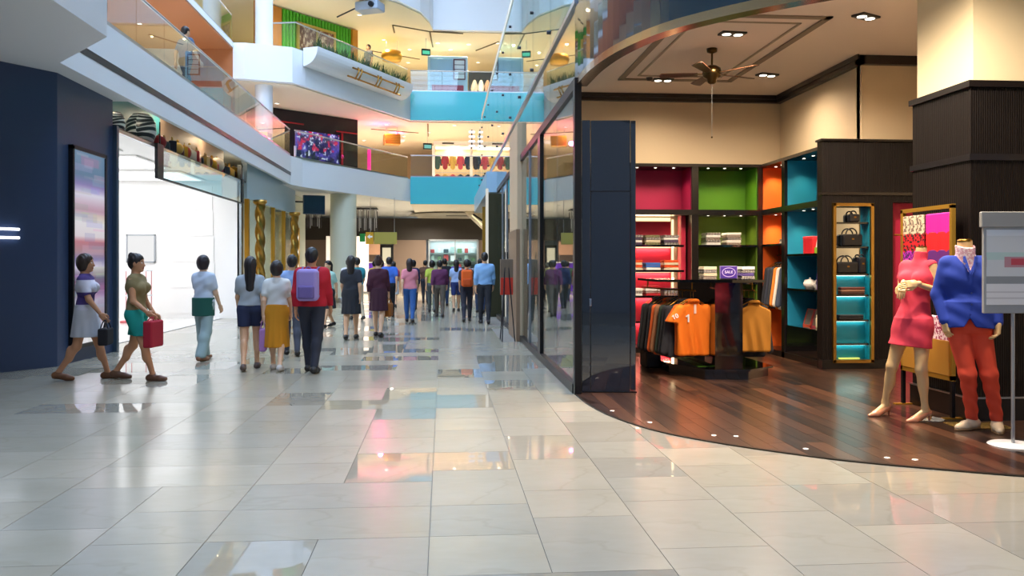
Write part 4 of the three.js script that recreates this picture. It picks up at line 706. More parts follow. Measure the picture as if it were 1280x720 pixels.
  for (let k = 0; k < 4; k++) { const t = thing('ledge_lamp', 'small bright lamp over the ornament ledge', 'lamp', [X - 0.3, 4.79, -15.9 - k * 3.4], 0, 'ledge lamps'); M('lens', new THREE.CircleGeometry(0.05, 14).rotateX(PI / 2).translate(0, -0.012, 0), m_lamp, t); M('trim_ring', new THREE.TorusGeometry(0.055, 0.01, 6, 18).rotateX(PI / 2).translate(0, -0.004, 0), m_gold, t); const p = new THREE.PointLight(0xffe6c0, 0.9); p.name = 'ledge_lamp_light'; p.position.set(0, -0.05, 0); t.add(p); }
}
{ // gilt jeweller's front beyond, pale blue header
  const X = -5.7;
  struct('wall_blue_header', bx(X - 0.1, X + 0.06, 3.42, 4.8, -25.0, -33), phys(0xb7d3e2, 0.3), 'pale blue header over the gilt shopfront');
  const t = structGroup('window_4', 'gilt framed glass shopfront beyond the white shop');
  const zs = [-25.2, -27.2, -29.0, -30.9, -32.8];
  for (const z of zs) M('gilt_mullion', bx(X - 0.06, X + 0.06, 0, 3.42, z, z - 0.14), m_goldPaint, t);
  for (let k = 0; k < 4; k++) M('pane', bx(X - 0.006, X + 0.006, 0.2, 3.42, zs[k] - 0.14, zs[k + 1]), m_glass, t);
  M('sill', bx(X - 0.08, X + 0.08, 0, 0.2, -25.0, -33), m_goldPaint, t);
  struct('wall_gilt_shop', [bx(-8.4, -8.6, 0, 4.3, -24.5, -33.5)], phys(0xe2d9c0, 0.6), 'cream wall inside the gilt shop'); struct('wall_gilt_shop_far', bx(X, -8.6, 0, 4.3, -33.0, -33.2), phys(0xbfd0da, 0.5)); struct('ceiling_gilt_shop', bx(X - 0.1, -8.6, 3.9, 4.0, -25.05, -33.2), m_ceil);
  for (let k = 0; k < 3; k++) downlight([-7.1, 3.9, -26 - k * 2.6], 'round recessed lamp inside the gilt shop', 'lamps of the gilt shop', { power: 22, angle: 1.2 });
  for (const z of [-25.7, -31.6]) { // twisted gilt columns
    const c = thing('twisted_column', z > -28 ? 'twisted gilt column beside the steel jamb of the white shop' : 'twisted gilt column at the end of the gilt shopfront', 'column', [X + 0.28, 0, z]);
    const g = new THREE.CylinderGeometry(0.12, 0.12, 3.1, 20, 60), p = g.attributes.position; for (let i = 0; i < p.count; i++) { const y = p.getY(i), a = Math.atan2(p.getZ(i), p.getX(i)), r = Math.hypot(p.getX(i), p.getZ(i)) * (1 + 0.28 * Math.cos(3 * (a - y * 4))); p.setX(i, Math.cos(a) * r); p.setZ(i, Math.sin(a) * r); } g.computeVertexNormals();
    M('shaft', g.translate(0, 1.75, 0), m_gold, c); M('foot', lathe([[0, 0], [0.2, 0], [0.2, 0.12], [0.14, 0.2], [0, 0.2]], 24), m_gold, c); M('capital', lathe([[0, 3.42], [0.2, 3.42], [0.2, 3.34], [0.13, 3.27], [0, 3.27]], 24), m_gold, c);
  }
  const s = thing('projecting_screen', 'dark projecting screen on the wall beyond the gilt shopfront', 'screen', [-5.05, 3.85, -33.75], 0.35); M('case', rb(0.85, 0.75, 0.16, 0.03), phys(0x3d5670, 0.3), s); M('bracket', bc(0.48, 0.06, 0.06, -0.64, 0.1, 0), m_stripe, s); M('display_face', bc(0.78, 0.68, 0.01, 0, 0, 0.083), phys(0x2d4560, 0.1), s);
  struct('wall_beyond', [bx(-5.9, -6.1, 0, 4.3, -33.2, -37)], phys(0xcfd6c8, 0.5), 'pale wall beyond the gilt shop');
  const d = thing('pale_doorway', 'tall lit doorway strip beyond the gilt shopfront', 'doorway', [-5.86, 0, -34.6], PI / 2); M('light_panel', bc(0.5, 2.9, 0.03, 0, 1.45, 0.02), glow(0xfff6e8, 1.2), d); M('frame', [bc(0.06, 3, 0.08, -0.28, 1.5, 0.03), bc(0.06, 3, 0.08, 0.28, 1.5, 0.03)], m_goldPaint, d);
}
// ---------------------------------------------------------------- distance fields to surfaces
// surface nets over a box; f is a signed distance
function nets(f, lo, hi, cell) {
  const n = [0, 1, 2].map((i) => Math.ceil((hi[i] - lo[i]) / cell) + 2), [nx, ny, nz] = n, S = new Float32Array(nx * ny * nz), B = 5;
  for (let z = 0; z < nz; z += B) for (let y = 0; y < ny; y += B) for (let x = 0; x < nx; x += B) {
    const h = (B - 1) / 2, c = f(lo[0] + (x + h) * cell, lo[1] + (y + h) * cell, lo[2] + (z + h) * cell), skip = Math.abs(c) > cell * B * 1.5;
    for (let k = z; k < Math.min(z + B, nz); k++) for (let j = y; j < Math.min(y + B, ny); j++) for (let i = x; i < Math.min(x + B, nx); i++) S[(k * ny + j) * nx + i] = skip ? c : f(lo[0] + i * cell, lo[1] + j * cell, lo[2] + k * cell);
  }
  const id = new Int32Array((nx - 1) * (ny - 1) * (nz - 1)).fill(-1), P = [], N = [], I = [], at = (i, j, k) => S[(k * ny + j) * nx + i];
  for (let k = 0; k < nz - 1; k++) for (let j = 0; j < ny - 1; j++) for (let i = 0; i < nx - 1; i++) {
    const v = [at(i, j, k), at(i + 1, j, k), at(i, j + 1, k), at(i + 1, j + 1, k), at(i, j, k + 1), at(i + 1, j, k + 1), at(i, j + 1, k + 1), at(i + 1, j + 1, k + 1)];
    let m = 0; for (let q = 0; q < 8; q++) if (v[q] < 0) m++;
    if (!m || m === 8) continue;
    let sx = 0, sy = 0, sz = 0, c = 0;
    for (let q = 0; q < 8; q++) for (const b of [1, 2, 4]) if (!(q & b)) { const r = q | b; if ((v[q] < 0) !== (v[r] < 0)) { const t = v[q] / (v[q] - v[r]); sx += (q & 1) + (b === 1 ? t : 0); sy += ((q >> 1) & 1) + (b === 2 ? t : 0); sz += ((q >> 2) & 1) + (b === 4 ? t : 0); c++; } }
    id[(k * (ny - 1) + j) * (nx - 1) + i] = P.length / 3;
    P.push(lo[0] + (i + sx / c) * cell, lo[1] + (j + sy / c) * cell, lo[2] + (k + sz / c) * cell);
    const gx = v[1] + v[3] + v[5] + v[7] - v[0] - v[2] - v[4] - v[6], gy = v[2] + v[3] + v[6] + v[7] - v[0] - v[1] - v[4] - v[5], gz = v[4] + v[5] + v[6] + v[7] - v[0] - v[1] - v[2] - v[3], l = Math.hypot(gx, gy, gz) || 1;
    N.push(gx / l, gy / l, gz / l);
  }
  const C = (i, j, k) => id[(k * (ny - 1) + j) * (nx - 1) + i], quad = (a, b, c, d, flip) => { if (flip) I.push(a, c, b, b, c, d); else I.push(a, b, c, b, d, c); };
  for (let k = 1; k < nz - 1; k++) for (let j = 1; j < ny - 1; j++) for (let i = 1; i < nx - 1; i++) {
    const s = at(i, j, k) < 0;
    if (s !== at(i + 1, j, k) < 0) quad(C(i, j - 1, k - 1), C(i, j, k - 1), C(i, j - 1, k), C(i, j, k), !s);
    if (s !== at(i, j + 1, k) < 0) quad(C(i - 1, j, k - 1), C(i, j, k - 1), C(i - 1, j, k), C(i, j, k), s);
    if (s !== at(i, j, k + 1) < 0) quad(C(i - 1, j - 1, k), C(i, j - 1, k), C(i - 1, j, k), C(i, j, k), !s);
  }
  for (let t = 0; t < I.length; t += 3) {                               // turn every face outward
    const [a, b, c] = [I[t] * 3, I[t + 1] * 3, I[t + 2] * 3], ux = P[b] - P[a], uy = P[b + 1] - P[a + 1], uz = P[b + 2] - P[a + 2], vx = P[c] - P[a], vy = P[c + 1] - P[a + 1], vz = P[c + 2] - P[a + 2];
    if ((uy * vz - uz * vy) * (N[a] + N[b] + N[c]) + (uz * vx - ux * vz) * (N[a + 1] + N[b + 1] + N[c + 1]) + (ux * vy - uy * vx) * (N[a + 2] + N[b + 2] + N[c + 2]) < 0) { const q = I[t + 1]; I[t + 1] = I[t + 2]; I[t + 2] = q; }
  }
  const g = new THREE.BufferGeometry(), uv = new Float32Array(P.length / 3 * 2);
  for (let i = 0; i < P.length / 3; i++) { uv[i * 2] = P[i * 3] + P[i * 3 + 2] * 0.6; uv[i * 2 + 1] = P[i * 3 + 1]; }
  g.setAttribute('position', new THREE.Float32BufferAttribute(P, 3)); g.setAttribute('normal', new THREE.Float32BufferAttribute(N, 3)); g.setAttribute('uv', new THREE.BufferAttribute(uv, 2)); g.setIndex(I);
  return g;
}
const smin = (a, b, k) => { const h = Math.max(k - Math.abs(a - b), 0) / k; return Math.min(a, b) - h * h * k * 0.25; };
const smax = (a, b, k) => -smin(-a, -b, k);
function cap(x, y, z, a, b, ra, rb2) { const px = x - a[0], py = y - a[1], pz = z - a[2], bx_ = b[0] - a[0], by = b[1] - a[1], bz = b[2] - a[2], t = clamp((px * bx_ + py * by + pz * bz) / (bx_ * bx_ + by * by + bz * bz), 0, 1); return Math.hypot(px - bx_ * t, py - by * t, pz - bz * t) - (ra + (rb2 - ra) * t); }
function ell(x, y, z, c, r) { const a = (x - c[0]) / r[0], b = (y - c[1]) / r[1], d = (z - c[2]) / r[2], k0 = Math.hypot(a, b, d), k1 = Math.hypot(a / r[0], b / r[1], d / r[2]); return k1 < 1e-6 ? -Math.min(...r) : k0 * (k0 - 1) / k1; }
function sbox(x, y, z, c, h, r) { const a = Math.abs(x - c[0]) - h[0] + r, b = Math.abs(y - c[1]) - h[1] + r, d = Math.abs(z - c[2]) - h[2] + r; return Math.hypot(Math.max(a, 0), Math.max(b, 0), Math.max(d, 0)) + Math.min(Math.max(a, b, d), 0) - r; }
const lp = (a, b, t) => [lerp(a[0], b[0], t), lerp(a[1], b[1], t), lerp(a[2], b[2], t)];
// ---------------------------------------------------------------- hands and heads
function handField(curl) {
  const chains = [];
  for (let i = 0; i < 4; i++) {
    const len = [0.07, 0.08, 0.074, 0.058][i]; let p = [0, -0.088, [0.03, 0.0105, -0.009, -0.028][i]], a = curl * (0.5 + 0.1 * i);
    for (let s = 0; s < 3; s++) { const l = len * [0.45, 0.31, 0.24][s], q = [p[0] - Math.sin(a) * l, p[1] - Math.cos(a) * l, p[2]]; chains.push([p, q, 0.0088 - s * 0.0007, 0.0082 - s * 0.0007]); p = q; a += curl * 0.75; }
  }
  const th = [[-0.004, -0.02, 0.03], [-0.014, -0.05, 0.052], [-0.02 - curl * 0.012, -0.076, 0.056 - curl * 0.01], [-0.024 - curl * 0.02, -0.1, 0.05 - curl * 0.014]];
  return (x, y, z) => {
    let d = sbox(x, y, z, [0, -0.05, 0], [0.0145, 0.048, 0.04], 0.0135);
    d = smin(d, cap(x, y, z, [0, 0.03, 0], [0, -0.03, 0], 0.024, 0.02), 0.03);
    d = smin(d, cap(x, y, z, th[0], th[1], 0.014, 0.0115), 0.015); d = smin(d, cap(x, y, z, th[1], th[2], 0.0112, 0.01), 0.005); d = smin(d, cap(x, y, z, th[2], th[3], 0.01, 0.0085), 0.004);
    let f = 1; for (const c of chains) f = Math.min(f, cap(x, y, z, ...c));
    return smin(d, f, 0.008);
  };
}
function mirrorZ(g) { g = g.clone().scale(1, 1, -1); const I = g.index.array; for (let i = 0; i < I.length; i += 3) { const q = I[i]; I[i] = I[i + 2]; I[i + 2] = q; } return g; }
const handCache = {};
function hand(curl, cell, flip) { const k = [curl, cell].join(); handCache[k] ??= nets(handField(curl), [-0.11, -0.2, -0.06], [0.04, 0.05, 0.085], cell); return flip ? mirrorZ(handCache[k]) : handCache[k].clone(); }
function placed(g, at, dir, palm, s = 1) { // hand geometry: wrist at 'at', fingers along dir, palm facing 'palm'
  const Y = V(...dir).normalize().negate(), X = V(...palm).negate(); X.addScaledVector(Y, -X.dot(Y)).normalize(); const Z = X.clone().cross(Y);
  return g.applyMatrix4(new THREE.Matrix4().makeBasis(X.multiplyScalar(s), Y.multiplyScalar(s), Z.multiplyScalar(s)).setPosition(...at));
}
function headField(x, y, z) {
  const ax = Math.abs(x);
  let d = ell(x, y, z, [0, 0.032, -0.014], [0.075, 0.086, 0.093]);
  d = smin(d, ell(x, y, z, [0, -0.045, 0.018], [0.056, 0.076, 0.066]), 0.05);
  d = smin(d, ell(x, y, z, [0, -0.098, 0.058], [0.022, 0.018, 0.02]), 0.03);
  d = smax(d, -ell(ax, y, z, [0.031, 0.004, 0.093], [0.019, 0.013, 0.017]), 0.014);
  d = smin(d, Math.hypot(ax - 0.031, y - 0.003, z - 0.0685) - 0.0118, 0.003);
  d = smin(d, cap(x, y, z, [0, 0.006, 0.078], [0, -0.034, 0.096], 0.0075, 0.0125), 0.014); d = smin(d, cap(ax, y, z, [0, -0.036, 0.092], [0.013, -0.039, 0.084], 0.009, 0.007), 0.008);
  d = smin(d, ell(x, y, z, [0, -0.064, 0.08], [0.024, 0.006, 0.009]), 0.006); d = smin(d, ell(x, y, z, [0, -0.073, 0.079], [0.02, 0.0065, 0.009]), 0.005);
  d = smin(d, ell(ax, y, z, [0.077, -0.012, -0.008], [0.009, 0.031, 0.018]), 0.01);
  return smin(d, cap(x, y, z, [0, -0.04, -0.02], [0, -0.15, -0.025], 0.056, 0.054), 0.03);
}
const headCache = {};
const headGeo = (cell) => (headCache[cell] ??= nets(headField, [-0.1, -0.17, -0.12], [0.1, 0.13, 0.13], cell)).clone();
function paint(g, fn) { const p = g.attributes.position, c = new Float32Array(p.count * 3); for (let i = 0; i < p.count; i++) { const k = fn(p.getX(i), p.getY(i), p.getZ(i)); c[i * 3] = k.r; c[i * 3 + 1] = k.g; c[i * 3 + 2] = k.b; } g.setAttribute('color', new THREE.BufferAttribute(c, 3)); return g; }
// ---------------------------------------------------------------- hanging clothes
const garmentCache = {};
function garmentGeo(kind) {
  return garmentCache[kind] ??= nets((x, y, z) => {
    const fold = (kind === 'jacket' ? 0.008 : 0.018) * Math.sin(x * 34 + y * 6 + Math.sin(x * 11) * 1.5) * clamp((-y - 0.2) * 3, 0, 1), ax = Math.abs(x), zz = z - fold;
    const len = kind === 'jacket' ? 0.76 : kind === 'vest' ? 0.66 : 0.72;
    let d = smax(sbox(x, y, zz, [0, -0.03 - len / 2, 0], [0.225, len / 2, 0.034], 0.03), (y + 0.035 + ax * 0.45) * 0.9, 0.03);
    if (kind === 'jacket') d = smin(d, cap(ax, y, zz * 1.5, [0.2, -0.15, 0], [0.285, -0.7, 0.01], 0.06, 0.05), 0.03);
    if (kind === 'polo') d = smin(d, smax(cap(ax, y, zz * 1.5, [0.18, -0.14, 0], [0.29, -0.32, 0], 0.072, 0.075), (-y - 0.335 + ax * 0.1), 0.01), 0.03);
    d = smin(d, cap(x, y, z * 1.2, [-0.05, -0.035, 0], [0.05, -0.035, 0], 0.032, 0.032), 0.03);
    return smax(d, -ell(x, y, z, [0, 0.01, 0.02], [0.055, 0.05, 0.05]), 0.01);
  }, [-0.4, -0.85, -0.1], [0.4, 0.04, 0.1], 0.011);
}
const collarGeo = new THREE.TorusGeometry(0.062, 0.018, 8, 22).scale(1, 1, 1.2).rotateX(PI / 2 - 0.35).translate(0, -0.035, 0.008);
const hangerGeo = mergeGeometries([tube([[0, 0.02, 0], [0, 0.09, 0], [0.02, 0.115, 0], [0.035, 0.095, 0]], 0.004, 16, 6), tube([[-0.19, -0.09, 0], [-0.06, -0.015, 0], [0, 0.0, 0], [0.06, -0.015, 0], [0.19, -0.09, 0]], 0.007, 20, 6)].map(plain));
const cloth = (c, o = {}) => phys(c, 0.85, { bumpMap: linenBump, bumpScale: 0.0007, sheen: 0.25, sheenColor: new THREE.Color(c), sheenRoughness: 0.6, ...o });
function hung(kind, c, label, at, turn, group) {
  const m = cloth(c), t = thing(kind === 'jacket' ? 'hanging_jacket' : kind === 'vest' ? 'hanging_waistcoat' : 'hanging_polo_shirt', label, kind === 'jacket' ? 'jacket' : kind === 'vest' ? 'waistcoat' : 'shirt', at, turn, group);
  M('body', garmentGeo(kind), m, t); M('collar', collarGeo, m, t); M('hanger', hangerGeo, m_brass, t);
  return t;
}
// ---------------------------------------------------------------- centre rack
{
  const t = thing('display_rack', 'black lacquered display rack with a central panel and overhanging top', 'display rack', [3.68, 0.009, -11.6]);
  const P = (a) => a.map(([x, z]) => [x - 3.68, z + 11.6]);
  M('base', prism(P([[3.12, -12.5], [3.12, -11.55], [3.4, -10.8], [3.95, -10.72], [4.36, -11.1], [4.36, -12.5]]), 0, 0.11), m_blackGloss, t);
  M('base_lip', prism(P([[3.08, -12.54], [3.08, -11.54], [3.38, -10.76], [3.96, -10.68], [4.42, -11.08], [4.42, -12.54]]), 0.11, 0.135), m_blackGloss, t);
  M('green_inlay', bx(-0.3, -0.17, 0.135, 0.14, 0.55, -0.8), m_green, t);
  M('panel', bx(-0.17, 0.2, 0.135, 1.26, 0.86, -0.9), m_blackGloss, t);
  M('table_top', prism(P([[2.9, -12.5], [2.9, -11.3], [3.1, -10.95], [3.7, -10.62], [4.2, -10.8], [4.3, -11.2], [4.3, -12.5]]), 1.26, 1.295), m_blackGloss, t);
  M('hanging_rail', rod([-0.38, 1.15, 0.68], [-0.66, 1.15, -0.85], 0.012), m_brass, t); M('hanging_rail', rod([0.42, 1.15, 0.68], [0.42, 1.15, -0.85], 0.012), m_brass, t);
  for (const [x, z] of [[-0.395, 0.6], [-0.65, -0.8], [0.42, 0.6], [0.42, -0.8]]) M('rail_post', rod([x, 1.15, z], [x, 1.27, z], 0.009), m_brass, t);
  // number one polo, then the row behind it
  const y = 1.15 - 0.11 + 0.009, X = 3.26;
  const p = hung('polo', 0xf07a14, 'orange polo shirt with a white number one at the front of the rack', [X + 0.03, y, -10.96], 0.05);
  const one = new TextGeometry('1', { font, size: 0.1, depth: 0.004, curveSegments: 4 }); one.translate(-0.13, -0.3, 0.05); M('number', one, m_white, p);
  const slv = new TextGeometry('10', { font, size: 0.06, depth: 0.004, curveSegments: 4 }); slv.rotateZ(0.4).translate(-0.3, -0.27, 0.062); M('sleeve_print', slv, m_white, p);
  M('placket', bc(0.03, 0.12, 0.01, 0.01, -0.13, 0.04), phys(0xf6d8c8, 0.8), p);
  hung('polo', 0xe06a18, 'orange polo shirt tucked behind the number one polo', [X + 0.02, y, -11.05], 0.1);
  const row = [[0x2a2c34, 'charcoal jacket'], [0x24262c, 'black jacket with pale piping'], [0x2c3a32, 'dark green jacket'], [0x9a6a4a, 'tan jacket'], [0xd9622a, 'burnt orange jacket'], [0x2a2c34, 'slate jacket'], [0x1f2126, 'deep black jacket'], [0x36383e, 'grey jacket']];
  row.forEach(([c, n], i) => hung('jacket', c, n + ' hanging in the row behind the orange polo', [X - 0.06 - 0.022 * i, y, -11.16 - i * 0.105], 0.28 + 0.05 * (i % 3)));
  hung('vest', 0xa8701e, 'mustard tan waistcoat on the far arm of the black rack', [4.12, y - 0.02, -10.98], -0.1);
  hung('jacket', 0x22242a, 'dark jacket behind the mustard waistcoat', [4.1, y, -11.12], -0.05); hung('jacket', 0x2c2a34, 'plum black jacket at the back of the far rack arm', [4.1, y, -11.3], 0.05);
  // small patterned pouf beside the base
  const pf = thing('patterned_basket', 'black basket with yellow patterned cloth beside the rack', 'basket', [3.02, 0.009, -12.2]);
  M('basket', rb(0.22, 0.42, 0.4, 0.03, 0, 0.21, 0), m_black, pf); M('cloth_roll', rb(0.2, 0.3, 0.34, 0.05, 0, 0.52, 0), phys(0xd8d29a, 0.8, { map: tex(64, 64, (u, v) => Math.sin(u * 50) * Math.sin(v * 50) > 0.1 ? [0.12, 0.12, 0.1] : [0.85, 0.82, 0.55]) }), pf);
}
// ---------------------------------------------------------------- folded clothes
{
  const fold = (w, h, d) => mergeGeometries([rb(w, h * 0.52, d, h * 0.25, 0, -h * 0.24, 0, 3), rb(w * 0.97, h * 0.5, d * 0.96, h * 0.24, 0.002, h * 0.24, 0.004, 3)].map(plain));
  const g = fold(0.26, 0.042, 0.3);
  const pat = (a, b, s) => cloth(0xffffff, { sheen: 0, map: tex(64, 64, (u, v) => mixc(a, b, clamp((fbm(u, v, 9, 14, 2, s) - 0.48) * 7, 0, 1)), true, [5, 5]) });
  const W = [0.9, 0.87, 0.84], K = [0.06, 0.055, 0.08];
  const mats = { plaid: pat(K, [0.55, 0.45, 0.6], 2), olive: pat([0.2, 0.22, 0.1], [0.75, 0.72, 0.55], 5), bw: pat(K, W, 8), orange: cloth(0xd8501c), cream: cloth(0xd9cdb2), blue: cloth(0x3b6fc0), white: cloth(0xe6e6e2), red: cloth(0xb01c26), wine: pat([0.3, 0.05, 0.08], W, 11), violet: cloth(0x5a4a8a), mix: pat([0.3, 0.24, 0.2], [0.85, 0.8, 0.75], 14) };
  const hue = { plaid: 'purple patterned', olive: 'olive patterned', bw: 'black and white', orange: 'orange', cream: 'cream', blue: 'blue', white: 'white', red: 'red', wine: 'wine patterned', violet: 'violet', mix: 'grey patterned' };
  const stack = (x, y, z, list, group, k0 = 1) => { list.forEach((k, i) => { const label = hue[k] + ' folded shirt, ' + (i === list.length - 1 ? 'topmost' : i === 0 ? 'lowest' : ['', '', 'second from the top', 'third from the top', 'fourth from the top'][list.length - i]) + ', ' + group; const m = M('folded_shirt', g, mats[k]); m.position.set(x + rr(-0.006, 0.006), y + 0.0215 + i * 0.043, z + rr(-0.006, 0.006)); m.rotation.y = rr(-0.05, 0.05); m.scale.set(k0, 1, k0); tag(m, label, 'folded shirt', group); }); };
  const z = -14.42;
  stack(3.27, 1.84, z, ['plaid', 'white', 'plaid', 'bw'], 'first stack, top red shelf'); stack(3.58, 1.84, z, ['olive', 'cream', 'bw', 'olive'], 'middle stack, top red shelf'); stack(3.9, 1.84, z, ['bw', 'plaid', 'white', 'bw'], 'end stack, top red shelf');
  stack(3.27, 1.41, z, ['cream', 'orange', 'cream', 'orange'], 'first stack, second red shelf'); stack(3.58, 1.41, z, ['white', 'blue', 'blue'], 'middle stack, second red shelf'); stack(3.9, 1.41, z, ['cream', 'orange', 'cream', 'orange'], 'end stack, second red shelf');
  stack(3.27, 0.97, z, ['white', 'bw', 'white'], 'first stack, third red shelf'); stack(3.58, 0.97, z, ['red', 'wine', 'white', 'red'], 'middle stack, third red shelf'); stack(3.9, 0.97, z, ['wine', 'bw', 'plaid'], 'end stack, third red shelf');
  stack(3.56, 0.54, z, ['wine', 'white', 'red'], 'single stack, bottom red shelf');
  stack(4.64, 1.84, z, ['white', 'bw', 'mix', 'white', 'bw'], 'stack beside the magenta bay, green bay'); stack(5.0, 1.84, z, ['mix', 'white', 'bw', 'mix', 'white'], 'stack beside the orange bay, green bay');
  stack(3.56, 1.304, -11.2, ['mix', 'cream', 'bw', 'cream'], 'cream stack beside the violet sign', 0.72); stack(4.08, 1.304, -11.2, ['bw', 'violet', 'bw', 'white'], 'violet stack beside the violet sign', 0.72);
  stack(5.75, 1.85, -13.7, ['white', 'bw'], 'stack above the jackets, orange bay');
  const s = thing('oval_sign', 'small violet counter sign with a pale oval and lettering on the rack top', 'sign', [3.82, 1.304, -11.12], 0);
  const face = canvasTex(256, 192, (c, w, h) => { c.fillStyle = '#4a2f9a'; c.fillRect(0, 0, w, h); c.strokeStyle = '#cfc0f2'; c.lineWidth = 12; c.beginPath(); c.ellipse(w / 2, h / 2, w * 0.4, h * 0.38, 0, 0, 6.3); c.stroke(); c.fillStyle = '#e9e2ff'; c.font = 'bold 60px sans-serif'; c.textAlign = 'center'; c.fillText('SALE', w / 2, h / 2 + 16); });
  M('board', rb(0.24, 0.17, 0.02, 0.004, 0, 0.095, 0), phys(0x8f7fc0, 0.4), s); M('face', new THREE.BoxGeometry(0.22, 0.155, 0.004).translate(0, 0.095, 0.0115), phys(0xffffff, 0.4, { map: face }), s); M('foot', bc(0.2, 0.012, 0.08, 0, 0.006, 0), m_darkMetal, s);
  // jackets on the rail of the orange bay
  const rail = thing('wall_rail', 'brass clothes rail in the orange bay', 'rail', [5.75, 1.66, -13.75]); M('bar', rod([0, 0, -0.48], [0, 0, 0.42], 0.012), m_brass, rail); M('bracket', bc(0.02, 0.19, 0.02, 0, 0.09, -0.4), m_brass, rail); M('bracket', bc(0.02, 0.19, 0.02, 0, 0.09, 0.38), m_brass, rail);
  [[0x23262e, 'black'], [0x2c3140, 'midnight blue'], [0x30343c, 'charcoal'], [0xd9822a, 'amber'], [0xdcd6cc, 'pale grey'], [0x3a4458, 'slate blue']].forEach(([c, n], i) => hung('jacket', c, n + ' jacket on the rail of the orange bay', [5.72, 1.55, -14.08 + i * 0.125], 0.12));
}
